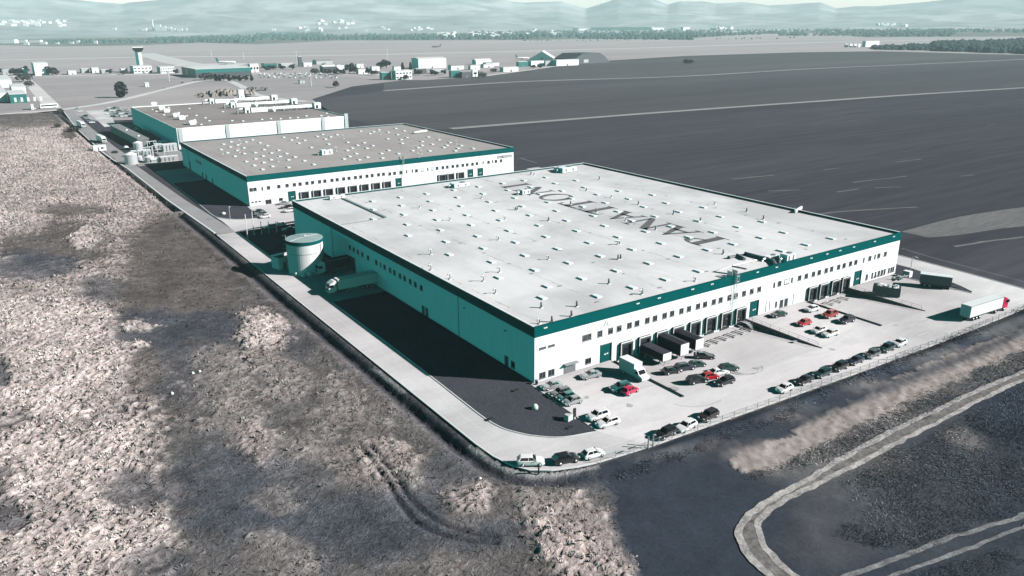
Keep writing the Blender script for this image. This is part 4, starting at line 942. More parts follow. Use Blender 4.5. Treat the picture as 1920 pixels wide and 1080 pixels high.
for a in (
    ('saloon', 'silver', 1034, 725, 176, 'silver saloon at the head of the row between dark lawn and warehouse corner', F_),
    ('estate', 'grey', 1050, 738, 176, 'dark grey estate car in the lawn row beside the teal car', F_),
    ('hatchback', 'teal', 1061, 746, 176, 'teal hatchback in the row of four beside the dark lawn', F_),
    ('hatchback', 'silver', 1073, 754, 176, 'silver hatchback at the road end of the row of four beside the lawn', F_),
    ('suv', 'white', 1121, 782, 176, 'white suv with dark windscreen in the pair by the lawn tip, nearer the warehouse', F_),
    ('estate', 'white', 1139, 794, 176, 'white estate car in the pair by the lawn tip, beside the zebra marking', F_),
    ('saloon', 'silver', 1107, 705, 172, 'silver saloon alone close to the front wall by the teal door', Y),
    ('suv', 'teal', 1163, 729, 172, 'teal suv parked beside the white box van', Y),
    ('hatchback', 'magenta', 1181, 734, 8, 'bright magenta hatchback squeezed between teal car and box van', Y),
    ('saloon', 'black', 1321, 663, -48, 'black saloon beside the docked swap bodies, bonnet to the fence', Y),
    ('hatchback', 'black', 1259, 692, -14, 'black hatchback first of three dark cars below the swap bodies', Y),
    ('suv', 'navy', 1284, 686, -14, 'navy car in the middle of three dark cars below the swap bodies', Y),
    ('hatchback', 'green', 1307, 680, -14, 'dark green hatchback last of three dark cars below the swap bodies', Y),
    ('suv', 'black', 1307, 713, -14, 'black suv beside the crimson car in the middle of the yard', Y),
    ('hatchback', 'red', 1331, 706, -14, 'crimson hatchback between black and white cars in the middle yard', Y),
    ('saloon', 'white', 1347, 698, -14, 'white saloon between the crimson car and a dark green suv', Y),
    ('suv', 'green', 1366, 691, -14, 'dark green suv at the end of the middle yard row', Y),
    ('estate', 'black', 1358, 717, 178, 'black estate car with bright side turned across the middle yard row', Y),
    ('saloon', 'black', 1459, 591, 172, 'glossy black saloon near the wall on the raised yard by the teal door', Y),
    ('hatchback', 'white', 1522, 581, 176, 'white hatchback closest to the second pit rail below the docks', Y),
    ('hatchback', 'red', 1507, 607, 178, 'bright red hatchback on the raised yard between the two pits', Y),
    ('suv', 'brick', 1555, 592, 178, 'brick red suv beside the second pit rail', Y),
    ('suv', 'navy', 1587, 602, 178, 'navy suv across the second pit rail from the red cars', Y),
    ('hatchback', 'white', 1535, 621, 178, 'white hatchback in a white pair on the raised yard, nearer the docks', Y),
    ('estate', 'white', 1556, 627, 178, 'white estate in a white pair on the raised yard, nearer the fence', Y),
    ('hatchback', 'white', 1470, 730, 182, 'white hatchback at the near end of the long row along the fence', S_),
    ('saloon', 'black', 1507, 715, 182, 'black saloon second in the long fence row behind the white hatchback', S_),
    ('estate', 'green', 1541, 702, 182, 'dark green estate third in the long row along the fence', S_),
    ('suv', 'black', 1573, 690, 182, 'black suv with bright rear side fourth in the long fence row', S_),
    ('saloon', 'navy', 1603, 678, 182, 'navy saloon fifth in the long row along the fence', S_),
    ('estate', 'grey', 1634, 666, 182, 'grey estate sixth in the long fence row with pale flank', S_),
    ('suv', 'green', 1662, 655, 182, 'dark green suv next to last in the long fence row', S_),
    ('hatchback', 'white', 1686, 645, 182, 'white hatchback at the far end of the long row along the fence', S_),
    ('suv', 'black', 1248, 815, 186, 'black suv touching a white estate by the fence near the road bend', S_),
    ('estate', 'white', 1286, 801, 186, 'white estate car between two dark cars by the fence near the bend', S_),
    ('suv', 'brown', 1328, 782, 186, 'dark brown suv standing alone by the fence beyond the white estate', S_),
    ('suv', 'white', 995, 868, -32, 'white suv standing outermost on the kerb of the road bend', S_),
    ('suv', 'black', 1061, 863, -14, 'black suv between two white cars on the road bend', S_),
    ('hatchback', 'white', 1112, 853, -8, 'white hatchback on the road bend ahead of the black suv', S_),
    ('saloon', 'black', 484, 397, 176, 'black saloon in front of the middle warehouse by its lawn', B_),
    ('estate', 'grey', 489, 402, 176, 'grey estate car next in line from the black saloon at the middle warehouse', B_),
    ('hatchback', 'white', 497, 407, 176, 'white hatchback with dark roof edge at the middle warehouse kerb', B_),
    ('saloon', 'silver', 531, 382, 172, 'silver saloon close to the middle warehouse wall beside its teal door', B_),
    ('estate', 'black', 537, 389, 172, 'black estate car half hidden by the front warehouse corner', B_),
    ('suv', 'white', 543, 396, 172, 'white suv half hidden by the front warehouse corner', B_),
    ('estate', 'silver', 507, 426, 178, 'silver estate at the edge of the shadow behind the flagpoles', B_),
    ('suv', 'white', 524, 423, 178, 'white suv at the edge of the shadow near the front warehouse corner', B_),
    ('saloon', 'teal', 541, 431, 178, 'teal saloon deep in the shadow beside the front warehouse corner', B_),
    ('hatchback', 'black', 215, 286, 120, 'small black car on the grey road beside the substation', 'cars on the roads'),
    ('saloon', 'white', 62, 204, 10, 'white car on the pale road by the junction behind the meadow', 'cars on the roads'),
    ('hatchback', 'black', 342, 155, 20, 'dark car on the bleached road bend below the airport', 'cars on the roads'),
    ('hatchback', 'black', 308, 165, 20, 'dark car on the bleached road near the lone tree', 'cars on the roads'),
): car(*a)
CC = ['white', 'black', 'silver', 'grey', 'white', 'navy', 'silver', 'white']; KK = ['hatchback', 'saloon', 'estate', 'suv']
PK = [(198+8*i+3*j, 203+5.2*j) for j in range(4) for i in range(6) if not (j == 0 and i == 0)]+[(143, 204), (150, 209), (160, 218), (164, 223), (168, 227), (172, 230)]
for i, (u, v) in enumerate(PK):
    c_ = CC[(i*5+i//6) % 8]
    car(KK[(i*3) % 4], c_, u+random.uniform(-1, 1), v, 172 if i % 2 else -8, f'{c_} car among those parked beside the low grey building behind the road', A_)

def wheel_(parent, x, y, r=.5, w=.32):
    s = 1 if y > 0 else -1
    o = MB().tube([(0, -s*w, 0), (0, 0, 0)], r, 16).build('wheel', 'tyre', parent, True); o.location = (x, y, r)
    MB().tube([(0, 0, 0), (0, s*.04, 0)], r*.58, 10).build('rim', 'rim', o, True)

def tractor(r, x0, col, roofz=3.7):
    """cab-over tractor whose nose is at x0"""
    prof = [(x0-2.2, .95), (x0-.05, .7), (x0, 1.2), (x0-.02, 2.0), (x0-.28, 3.0), (x0-.5, 3.15), (x0-1.6, roofz), (x0-2.2, roofz)]
    b = MB().extr_y(prof, -1.22, 1.22).build('cab', col, r)
    MB().add([(x0-.035, -1.05, 2.05), (x0-.035, 1.05, 2.05), (x0-.26, 1.0, 2.95), (x0-.26, -1.0, 2.95)], [(0, 1, 2, 3)]).build('windscreen', 'carglass', r).location = (.035, 0, 0)
    for s in (-1, 1):
        MB().b2(x0-1.35, x0-.35, s*1.225-.012, s*1.225+.012, 2.05, 2.85).build('side_window', 'carglass', r)
        MB().box((x0+.01, s*.85, .95), (.06, .4, .22)).build('headlight', 'lamp', r)
        MB().b2(x0-.25, x0-.1, s*1.25, s*1.5, 2.2, 2.9).build('mirror', 'dark', r)
        wheel_(r, x0-1.35, s*1.2); wheel_(r, x0-5.0, s*1.2)
    MB().b2(x0-.12, x0+.015, -1.0, 1.0, 1.15, 1.75).build('grille', 'dark', r)
    MB().b2(x0-5.9, x0-2.2, -.45, .45, .6, .98).b2(x0-4.2, x0-2.3, -1.2, -.6, .45, .95).b2(x0-4.2, x0-2.3, .6, 1.2, .45, .95).build('chassis', 'dark', r)

def trailer_(r, x1, L=13.6, mat='trailer', z0=1.2, z1=4., wheels=True, doors=True):
    MB().b2(x1-L, x1, -1.27, 1.27, z0, z1).build('trailer_box', mat, r)
    MB().b2(x1-L, x1, -1.3, -1.272, z1-.14, z1).b2(x1-L, x1, 1.272, 1.3, z1-.14, z1).b2(x1-L-.02, x1+.02, -1.3, 1.3, z0-.16, z0).b2(x1-L+.3, x1-2.5, -.5, .5, .75, z0-.161).build('trailer_frame', 'steel', r)
    if doors:
        o = MB().b2(x1-L-.05, x1-L-.002, -1.2, -.02, z0+.05, z1-.15).b2(x1-L-.05, x1-L-.002, .02, 1.2, z0+.05, z1-.15).build('rear_door', mat, r)
        MB().b2(x1-L-.09, x1-L-.051, -.35, -.3, z0+.1, z1-.2).b2(x1-L-.09, x1-L-.051, .3, .35, z0+.1, z1-.2).build('lock_rod', 'steel', o)
    if wheels:
        for k in (1.8, 3.1, 4.4):
            for s in (-1, 1): wheel_(r, x1-L+k, s*1.22, .48)
    for s in (-1, 1): MB().box((x1-L-.06, s*.95, z0-.3), (.06, .4, .16)).build('tail_light', 'tail', r)
    MB().b2(x1-3.2, x1-3.05, -.9, -.75, .1, z0-.161).b2(x1-3.2, x1-3.05, .75, .9, .1, z0-.161).build('landing_leg', 'steel', r)

def semi(label, u, v, head, cab, box, xy=None, L=13.6):
    x, y = xy or G(u, v)
    r = thing('articulated_lorry', label, 'lorry', (x, y, .006), math.radians(head), 'lorries')
    trailer_(r, 6.6, L, box); tractor(r, 9.2, cab); return r
semi('white articulated trailer lorry with bright red cab on the yard by the outer fence', 0, 0, -3.5, PAINT['magenta'], 'trailer', (111.6, -31.2))
semi('white cabbed lorry with pale trailer standing in the warehouse shadow by the side wall', 0, 0, 181, 'trailer', 'trailer', (-5.0, 75.6), 11.5)
semi('lorry with near black trailer and pale cab deep in the shadow behind the round tank', 0, 0, 184, 'trailer', 'tarp', (-1.2, 94.2), 11.5)
semi('long white lorry on the grey road above the meadow beside the pale cabin', 190, 266, 275, 'trailer', 'trailer')
semi('far white lorry on the grey road beyond the long lorry', 152, 238, 275, 'trailer', 'trailer')
r = thing('coach', 'big white coach on the pale junction behind the meadow', 'coach', (*G(92, 203), .02), math.radians(12))
MB().b2(-7, 7, -1.28, 1.28, .5, 3.7).build('body', 'trailer', r); MB().b2(-6.6, 6.4, -1.3, -1.281, 1.9, 3.0).b2(-6.6, 6.4, 1.281, 1.3, 1.9, 3.0).build('side_window', 'carglass', r); MB().b2(7.001, 7.03, -1.1, 1.1, 1.7, 3.3).build('windscreen', 'carglass', r); MB().b2(-6.9, 6.9, -1.15, 1.15, 3.701, 3.9).build('roof', 'white', r)
for x in (4.6, -4.2):
    for s in (-1, 1): wheel_(r, x, s*1.26)

# white box van by the docks
x, y = G(1190, 706); r = thing('box_van', 'white box van with tall cargo body parked by the first dock door', 'van', (x, y, .006), math.radians(-90))
MB().b2(-3.6, .9, -1.1, 1.1, .85, 3.25).build('cargo_box', 'trailer', r); MB().b2(-3.62, .92, -1.13, 1.13, 3.251, 3.33).b2(-3.62, .92, -1.13, 1.13, .7, .849).build('box_frame', 'white', r)
MB().extr_y([(.95, .4), (3.2, .4), (3.25, .9), (3.05, 1.15), (2.35, 1.35), (1.75, 2.15), (1.4, 2.3), (.95, 2.3)], -1., 1.).build('cab', 'white', r)
MB().add([(2.33, -.86, 1.4), (2.33, .86, 1.4), (1.79, .8, 2.13), (1.79, -.8, 2.13)], [(0, 1, 2, 3)]).build('windscreen', 'carglass', r).location = (.03, 0, .02)
for s in (-1, 1):
    MB().b2(1.15, 2.0, s*1.003-.01, s*1.003+.01, 1.35, 1.95).build('side_window', 'carglass', r); wheel_(r, 2.35, s*1., .36, .25); wheel_(r, -2.2, s*1.05, .36, .3)
    MB().box((3.2, s*.72, .98), (.12, .36, .16)).build('headlight', 'lamp', r); MB().b2(1.85, 2.0, s*1.02, s*1.3, 1.35, 1.7).build('mirror', 'dark', r)
MB().b2(-3.3, 2.9, -.5, .5, .4, .699).build('chassis', 'dark', r)

# swap bodies standing at the docks
def swap(label, x, y0, L, hgt, gable):
    zz = -.95
    r = thing('swap_body', label, 'swap body', (x, y0-L/2-.75, zz), math.radians(-90), 'dark swap bodies at the docks')
    h = L/2
    prof = [(-1.25, 1.2), (1.25, 1.2), (1.25, hgt), (0, hgt+gable), (-1.25, hgt)]
    mb = MB(); n = 5; mb.v = [(-h, p[0], p[1]) for p in prof]+[(h, p[0], p[1]) for p in prof]
    mb.f = [tuple(reversed(range(n))), tuple(range(n, 2*n))]+[(i, (i+1) % n, (i+1) % n+n, i+n) for i in range(n)]
    mb.build('tarpaulin', 'tarp', r)
    MB().b2(h+.002, h+.06, -1.22, 1.22, 1.15, hgt).build('end_wall', 'trailer', r)
    MB().b2(-h, h, -1.2, 1.2, 1.02, 1.198).build('floor_frame', 'steel', r)
    for sx in (-1, 1):
        for s in (-1, 1): MB().b2(sx*(h-1.1)-.08, sx*(h-1.1)+.08, s*1.05-.08, s*1.05+.08, .02 if sx < 0 else -.25, 1.02).build('leg', 'kerb', r)
    MB().tube([(h-.1, -.9, -.15), (h-.1, -.35, 1.1), (h-.1, .35, 1.1), (h-.1, .9, -.15)], .06, 5).build('end_brace', 'steel', r)
swap('dark grey flat topped swap body, the lowest, beside the box van', 29.4, 0, 6.6, 2.8, .05)
swap('tall dark swap body with ridged roof between two others at the docks', 34.6, 0, 6.6, 3.7, .4)
swap('dark swap body with ridged roof farthest from the box van', 39.6, 0, 6.2, 3.5, .45)
# open skip and trailer standing at the far end of the yard
def bigbox(name, label, cat, u, v, L, head, mat, hgt=2.6, rubbish=False, z0=.15, loc=None):
    x, y = G(u, v); r = thing(name, label, cat, (x, y, .006), math.radians(head)); h = L/2
    if rubbish:
        MB().b2(-h, h, -1.25, -1.15, z0, hgt).b2(-h, h, 1.15, 1.25, z0, hgt).b2(-h, -h+.1, -1.149, 1.149, z0, hgt).b2(h-.1, h, -1.149, 1.149, z0, hgt).b2(-h+.1, h-.1, -1.149, 1.149, z0, z0+.1).build('skip_wall', mat, r)
        mb = MB(); rr_ = random.Random(4)
        for k in range(26): mb.box((rr_.uniform(-h+.6, h-.6), rr_.uniform(-.8, .8), hgt-.2+rr_.uniform(-.2, .35)), (rr_.uniform(.5, 1.3), rr_.uniform(.4, .9), rr_.uniform(.3, .7)), rr_.uniform(0, 3), .8)
        struct(mb.build('rubbish_sacks', 'coping', r), 'stuff')
    else:
        MB().b2(-h, h, -1.25, 1.25, z0, hgt).build('box_wall', mat, r); MB().b2(-h-.02, h+.02, -1.28, 1.28, hgt-.1, hgt+.05).build('top_rail', 'coping', r)
    for q in (-.8, 0, .8): MB().b2(h+.002, h+.07, q-.22, q+.22, z0+.1, hgt-.15).build('end_panel', 'trailer', r)
    MB().b2(-h+.3, h-.3, -1.0, 1.0, 0., z0-.002).build('skid_frame', 'dark', r); return r
bigbox('open_skip', 'grey open skip heaped with white rubbish beside the second pit wall', 'skip', 1661, 553, 6.6, -62, 'greyroof', 2.5, True)
r = bigbox('box_trailer', 'grey closed box trailer with white ribbed end by the lens shaped lawn', 'trailer', 1752, 538, 7.6, -62, 'greyroof', 3.5, False, 1.05)
for x in (-2.4, -1.2):
    for s in (-1, 1): wheel_(r, x, s*1.1, .48)
o = MB().tube([(3., 0, .6), (5.2, .0, .6), (5.8, 0, .3)], .09, 6).build('drawbar', 'dark', r)
# ================================================================== SITE FURNITURE
# round water tank beside the side wall
M['tanklid'] = plain('grey_green_lid', (.27, .36, .35), .6)
t = thing('water_tank', 'round pale metal water tank with flat lid beside the shaded side wall', 'tank', (-11.2, 99.4, 0))
M['tank'] = clad_mat('pale_tank_steel', (.62, .63, .62), 1.6, .93)
MB().tube([(0, 0, .25), (0, 0, 8.9)], 5.15, 48).build('tank_wall', 'tank', t, False)
MB().tube([(0, 0, 0), (0, 0, .249)], 5.5, 40).build('plinth', 'concrete', t)
MB().tube([(0, 0, 8.901), (0, 0, 9.9)], [5.25, 5.25], 48).build('roof_band', 'teal', t)
MB().tube([(0, 0, 9.901), (0, 0, 10.02), (0, 0, 10.35)], [5.3, 5.3, .3], 48).build('lid', 'tanklid', t)
MB().tube([(0, 0, 6.2), (0, 0, 6.32)], 5.2, 48).build('hoop', 'steel', t)
mb = MB()
for k in range(4):
    a = k*math.pi/2+.35; mb.tube([(.2*math.cos(a), .2*math.sin(a), 10.38), (5.2*math.cos(a), 5.2*math.sin(a), 10.06)], .05, 4)
mb.build('lid_rib', 'kerb', t); MB().tube([(.3, .2, 10.3), (.3, .2, 10.8)], .25, 8).build('lid_vent', 'kerb', t)
mb = MB()
for s in (-.3, .3): mb.tube([(-4.55+s*.5, 2.6+s*.8, .2), (-4.55+s*.5, 2.6+s*.8, 10.9)], .06, 5)
for z in np.arange(.6, 10.8, .5): mb.tube([(-4.7, 2.36, z), (-4.4, 2.84, z)], .04, 4)
for z in np.arange(3, 11, 1.3): mb.tube([(-4.75, 2.3, z), (-5.4, 2.7, z), (-5.1, 3.3, z), (-4.4, 2.9, z)], .04, 4)
mb.build('tank_ladder', 'steel', t)
MB().tube([(3.2, -4.15, .2), (3.2, -4.15, 8.8)], .1, 6).build('downpipe', 'steel', t)
t = thing('pump_house', 'small pale pump house with open top leaning against the round tank', 'pump house', (-14.9, 107.6, 0), .25)
MB().b2(-3.4, 3.4, -2, -1.8, .0, 3.6).b2(-3.4, 3.4, 1.8, 2, 0, 3.6).b2(-3.4, -3.2, -1.799, 1.799, 0, 3.6).b2(3.2, 3.4, -1.799, 1.799, 0, 3.6).build('wall', 'tank', t)
MB().b2(-3.199, 3.199, -1.799, 1.799, 2.6, 2.7).build('roof', 'greyroof', t); MB().b2(-3.5, .4, .6, 2.1, 3.601, 3.75).build('roof_slab', 'coping', t); MB().b2(-2, -1, -2.06, -2.001, 0, 2.1).build('door', 'frame', t)
for k, (u, v, s, lb) in enumerate(((557, 516, 1., 'pale square cover standing in front of the round tank'), (570, 519, .75, 'smaller rounded pale sack in the shade by the tank'), (580, 517, 1.1, 'larger rounded pale sack in the shade by the tank'))):
    x, y = G(u, v); 
    if k == 0: o = MB().box((0, 0, .5*s), (1.7*s, 1.2*s, 1.*s), .3, .9).build('ground_cover', 'kerb')
    else: o = MB().tube([(0, 0, 0), (0, 0, .35*s), (0, 0, .9*s), (0, 0, 1.25*s)], [.7*s, .95*s, .85*s, .3*s], 10).build('bulk_sack', 'kerb', None, True)
    o.location = (x, y, .004); tag(o, lb, 'cover' if k == 0 else 'sack')

# retaining walls and rails of the pits
def wedge(label, x, y0, y1, cap=.28):
    t = thing('retaining_wall', label, 'retaining wall', (x, 0, 0))
    mb = MB(); w = .32
    mb.v = [(0, y1, -1.1), (w, y1, -1.1), (w, y1, cap), (0, y1, cap), (0, y0, -.15), (w, y0, -.15), (w, y0, .12), (0, y0, .12), (0, -6, -1.1), (w, -6, -1.1), (w, -6, cap), (0, -6, cap)]
    mb.f = [(0, 1, 2, 3), (7, 6, 5, 4), (3, 2, 10, 11), (11, 10, 6, 7), (0, 3, 11, 8), (8, 11, 7, 4), (1, 9, 10, 2), (9, 5, 6, 10)]
    mb.build('wall', 'greyroof', t); mb = MB()
    for y in np.arange(y0+1, y1-.2, 2.6): mb.b2(.12, .18, y-.03, y+.03, .1, 1.1)
    mb.tube([(.15, y0+1, 1.1), (.15, y1-.4, 1.15)], .035, 5).tube([(.15, y0+1, .65), (.15, y1-.4, .7)], .025, 5)
    mb.build('handrail', 'steel', t); return t
wedge('long sloping retaining wall on the far side of the pit with eight docks', 62.22, -21.8, -.05)
wedge('sloping retaining wall on the far side of the pit with four docks', 103.33, -21.9, -.05)
def shadow_rail(label, x, y0, y1):
    t = thing('pit_shadow_rail', label, 'rail', (x, 0, 0)); MB().b2(-.16, .16, y0, y1, .0, .3).build('shadow_beam', 'dark', t)  # black beam also stands for the shadow line along the pit edge
    MB().b2(-.3, -.161, y0, y1, 0, .12).build('rail_kerb', 'kerb', t)
shadow_rail('straight dark rail and shadow line beside the box van along the pit with eight docks', 20.0, -21.4, -1.2); shadow_rail('straight dark rail and shadow line along the pit with four docks', 85.4, -21.6, -1.2)
t = thing('dock_stair', 'small steel stair and ramp at the end of the eight docks', 'stair', (61.2, -2.4, -1.0))
mb = MB()
for k in range(6): mb.b2(-.9, .4, -.3-k*.32, -.02-k*.32, 1.0-k*.17, 1.06-k*.17)
mb.b2(-.9, .4, 0, 1.6, 1.02, 1.08).build('tread', 'pipe', t); MB().b2(-.94, -.9, -2., 1.5, 1.9, 1.95).b2(-.94, -.9, -2., -1.95, 0, 1.9).b2(-.94, -.9, 1.45, 1.5, .2, 1.9).build('handrail', 'steel', t)
me = None
for (a, b_, n, w) in (((1322, 645), (1400, 617), 6, 0), ((1539, 573), (1582, 559), 4, 1)):
    for k in range(n):
        u = a[0]+(b_[0]-a[0])*k/(n-1); v = a[1]+(b_[1]-a[1])*k/(n-1); x, y = G(u, v, -.7)
        P = (PIT1, PIT2)[w]; z = .004-.954*min(1, (y-P[2])/(-6-P[2]))
        if me is None:
            o = MB().tube([(-.55, 1.2, .18), (-.55, -1.1, .18), (-.45, -1.35, .18), (.45, -1.35, .18), (.55, -1.1, .18), (.55, 1.2, .18)], .1, 6).b2(-.6, .6, 1.1, 1.2, .0, .2).build('wheel_guide', 'steel'); me = o.data
        else: o = bpy.data.objects.new('wheel_guide', me); COL.objects.link(o)
        o.location = (x, y, z); o.rotation_euler = (0, 0, .15)
        tag(o, f'steel wheel guide loop on the concrete before the {"row of eight" if w == 0 else "row of four"} docks', 'wheel guide', f'wheel guides before the {"eight" if w == 0 else "four"} docks')

# outer fence
fl = [(-8.6, -30.75), (2.2, -31.85), (25, -32.85), (56, -34.15), (87, -35.1), (120, -35.35), (138.8, -34.9)]
t = thing('mesh_fence', 'low wire mesh fence on thin posts along the outer edge of the concrete yard', 'fence')
d = [0]; 
for p, q in zip(fl[:-1], fl[1:]): d.append(d[-1]+math.hypot(q[0]-p[0], q[1]-p[1]))
def along(s): 
    return (float(np.interp(s, d, [p[0] for p in fl])), float(np.interp(s, d, [p[1] for p in fl])))
n = int(d[-1]/3.); P0 = [along(d[-1]*k/n) for k in range(n+1)]; me = None
for x, y in P0:
    if me is None: o = MB().tube([(0, 0, 0), (0, 0, 1.55)], .055, 6).build('post', 'pipe', t); me = o.data
    else: o = bpy.data.objects.new('post', me); COL.objects.link(o); o.parent = t
    o.location = (x, y, -.02)
mb = MB()
for (x0, y0), (x1, y1) in zip(P0[:-1], P0[1:]):
    for z in (.15, .8, 1.45): mb.tube([(x0, y0, z), (x1, y1, z)], .018, 3, False)
    for q in np.linspace(.08, .92, 8): mb.tube([(x0+(x1-x0)*q, y0+(y1-y0)*q, .12), (x0+(x1-x0)*q, y0+(y1-y0)*q, 1.48)], .008, 3, False)
mb.build('wire_mesh', 'pipe', t)
def post(name, label, cat, u, v, h, r=.07, mat='steel', extra=None, xy=None):
    x, y = xy or G(u, v); t = thing(name, label, cat, (x, y, 0)); MB().tube([(0, 0, 0), (0, 0, h)], r, 8).build('post', mat, t)
    if extra: extra(t)
    return t
post('marker_post', 'stout dark post at the grass edge beside the outermost white suv', 'post', 1010, 889, 1.7, .13, 'dark')
for k, (u, lb) in enumerate(((1215, 'thick post by the fence nearest the low signboard'), (1224, 'thick post by the fence behind the black suv bonnet'))): post('gate_post', lb, 'post', u, 841-k*4, 2.3, .13, 'steel')
post('sign_board', 'low dark signboard on one leg by the fence at the road bend', 'sign', 1189, 848, 1., .05, 'pipe', lambda t: MB().box((-.6, 0, 1.05), (1.5, .12, .16), 0).build('board', 'dark', t))
post('round_sign', 'upright dark backed sign on the tip of the dark lawn by the white cars', 'sign', 1077, 786, .5, .2, 'kerb', lambda t: MB().b2(-.28, .28, -.12, .12, .5, 2.2).build('board', 'dark', t))
o = MB().box((0, 0, .6), (1.3, 1., 1.2), .2).build('concrete_block', 'concrete'); o.location = (*G(1066, 788), .06); tag(o, 'cube of pale concrete on the dark lawn beside the upright sign', 'block')
o = MB().tube([(0, 0, 0), (0, 0, .5), (0, 0, .85), (0, 0, 1.0)], [.62, .62, .45, .15], 12).build('manhole_dome', 'concrete', None, True); o.location = (*G(1003, 767), .06); tag(o, 'pale domed shaft cover in the middle of the dark lawn', 'shaft cover')
for u, v, lb in ((966, 733, 'flat dark drain cover on the lawn nearest the warehouse corner'), (1068, 803, 'flat dark drain cover at the tip of the lawn'), (918, 787, 'flat dark drain cover on the lawn close to the road')):
    o = MB().box((0, 0, .12), (1.4, .7, .14), .1).build('drain_cover', 'dark'); o.location = (*G(u, v), 0.06); tag(o, lb, 'drain cover', 'drain covers on the lawn')
t = thing('litter_bin', 'narrow dark litter bin at the foot of the front warehouse corner', 'bin', (*G(1006, 721), .01)); MB().tube([(0, 0, .1), (0, 0, 1.)], [.28, .34], 10).build('bin_body', 'dark', t); MB().tube([(0, 0, 1.001), (0, 0, 1.12)], [.36, .2], 10).build('bin_lid', 'steel', t)
t = thing('material_pile', 'heap of bent pale boards against the white box by the far wall end', 'heap', (*G(1690, 522), 0))
mb = MB(); rr_ = random.Random(9)
for k in range(14): mb.box((rr_.uniform(-2, 2), rr_.uniform(-.8, .8), .25+k*.06), (rr_.uniform(1.5, 3.2), .3, .12), rr_.uniform(-.8, .8))
struct(mb.build('board_heap', 'pipe', t), 'stuff'); MB().b2(2.1, 3.6, -1, 1, 0, 1.7).build('white_box', 'white', t)
t = thing('waste_heap', 'dark heap of wheels and scrap at the wall near the lower windows', 'heap', (*G(1638, 522), 0)); mb = MB()
for k in range(16): mb.tube([(rr_.uniform(-2.6, 2.6), rr_.uniform(-.6, .6), .3+rr_.uniform(0, .6)), (rr_.uniform(-2.6, 2.6), rr_.uniform(-.8, .5), .4+rr_.uniform(0, .5))], .28, 7)
struct(mb.build('scrap', 'dark', t), 'stuff')
# lamp posts and flag poles
def lamp(label, u, v, h): 
    return post('street_lamp', label, 'street lamp', u, v, h, .09, 'pipe', lambda t: (MB().tube([(0, 0, h), (0, -.7, h+.12)], .06, 6).build('arm', 'pipe', t), MB().box((0, -1.1, h+.12), (.3, .9, .14)).build('lamp_head', 'coping', t)))
lamp('street lamp on the lit lawn corner of the middle warehouse', 432, 412, 5); lamp('street lamp on the lens shaped lawn by the box trailer', 1706, 513, 5)
for k, (u, v, h) in enumerate(((464.5, 446, 8.2), (477, 441, 8.2), (491, 439, 4.5), (505, 437, 4.2), (519, 436, 4.))):
    post('flagpole', ['tallest white flagpole nearest the road, behind the front warehouse', 'second white flagpole from the road, behind the front warehouse', 'shorter white pole in the middle of the flagpole row', 'short white pole beside the shaded cars', 'last short white pole by the front warehouse corner'][k], 'flagpole', u, v, h, .13, 'kerb', lambda t: MB().tube([(0, 0, 0), (0, 0, .4)], .32, 8).build('base', 'concrete', t))
for u, v in ((400, 402),):
    o = MB().tube([(0, 0, 0), (0, 0, .5), (0, 0, .9)], [.9, .9, .3], 10).build('shaft_cover', 'concrete', None, True); o.location = (*G(419, 402), .05); tag(o, 'pale domed shaft cover on the lit lawn of the middle warehouse', 'shaft cover')
# culvert and little things along the ditch
t = thing('culvert_head', 'dark concrete culvert head over the ditch beside the road', 'culvert', (*G(336, 400), -.2)); MB().b2(-1.6, 1.6, -.4, .4, -.8, .9).build('head_wall', 'greyroof', t); MB().tube([(0, -.5, -.1), (0, .5, -.1)], .5, 12).build('pipe_mouth', 'dark', t)
for k, (u, v, lb) in enumerate(((323, 740, 'single white stone in the dark meadow patch'), (362, 702, 'left one of two white stones in the meadow'), (375, 699, 'right one of two white stones in the meadow'), (900, 901, 'flat white stone in the ditch below the road bend'))):
    o = MB().tube([(0, 0, -.2), (0, 0, .25), (0, 0, .5)], [.34, .3, .1], 7).build('white_stone', 'kerb', None, True); o.location = (*G(u, v), .12); tag(o, lb, 'stone')
for u, v in ((413, 455), (510, 532), (525, 547), (700, 698)): pass

M['bgrey'] = plain('grey_casing', (.3, .3, .3), .7)
# ---------------- substation and yard beside the middle warehouse
SUBG = 'equipment of the substation yard'
def gantry(label, x, y, w, h, rz=0.):
    t = thing('steel_gantry', label, 'gantry', (x, y, 0), rz, SUBG)
    for s in (-1, 1): MB().b2(s*w/2-.14, s*w/2+.14, -.14, .14, 0, h).build('post', 'pipe', t)
    MB().b2(-w/2-.14, w/2+.14, -.13, .13, h+.001, h+.35).build('beam', 'pipe', t)
    for q in (-.25, .25): MB().tube([(w*q, 0, h-1.3), (w*q, 0, h)], .16, 6).build('insulator', 'kerb', t)
def crate(label, x, y, d, mat='trailer', rz=0., rib=True):
    t = thing('transformer_box', label, 'transformer', (x, y, 0), rz, SUBG)
    MB().b2(-d[0]/2, d[0]/2, -d[1]/2, d[1]/2, .2, d[2]).build('casing', mat, t); MB().b2(-d[0]/2-.2, d[0]/2+.2, -d[1]/2-.2, d[1]/2+.2, 0, .199).build('plinth', 'concrete', t)
    for k in range(4): MB().b2(-d[0]/2+.3+k*d[0]/4.4, -d[0]/2+.55+k*d[0]/4.4, -d[1]/2-.35, -d[1]/2-.001, .5, d[2]-.4).build('cooling_fin', 'steel', t)
    MB().b2(-d[0]/2-.1, d[0]/2+.1, -d[1]/2-.1, d[1]/2+.1, d[2]+.001, d[2]+.18).build('lid', 'coping', t)
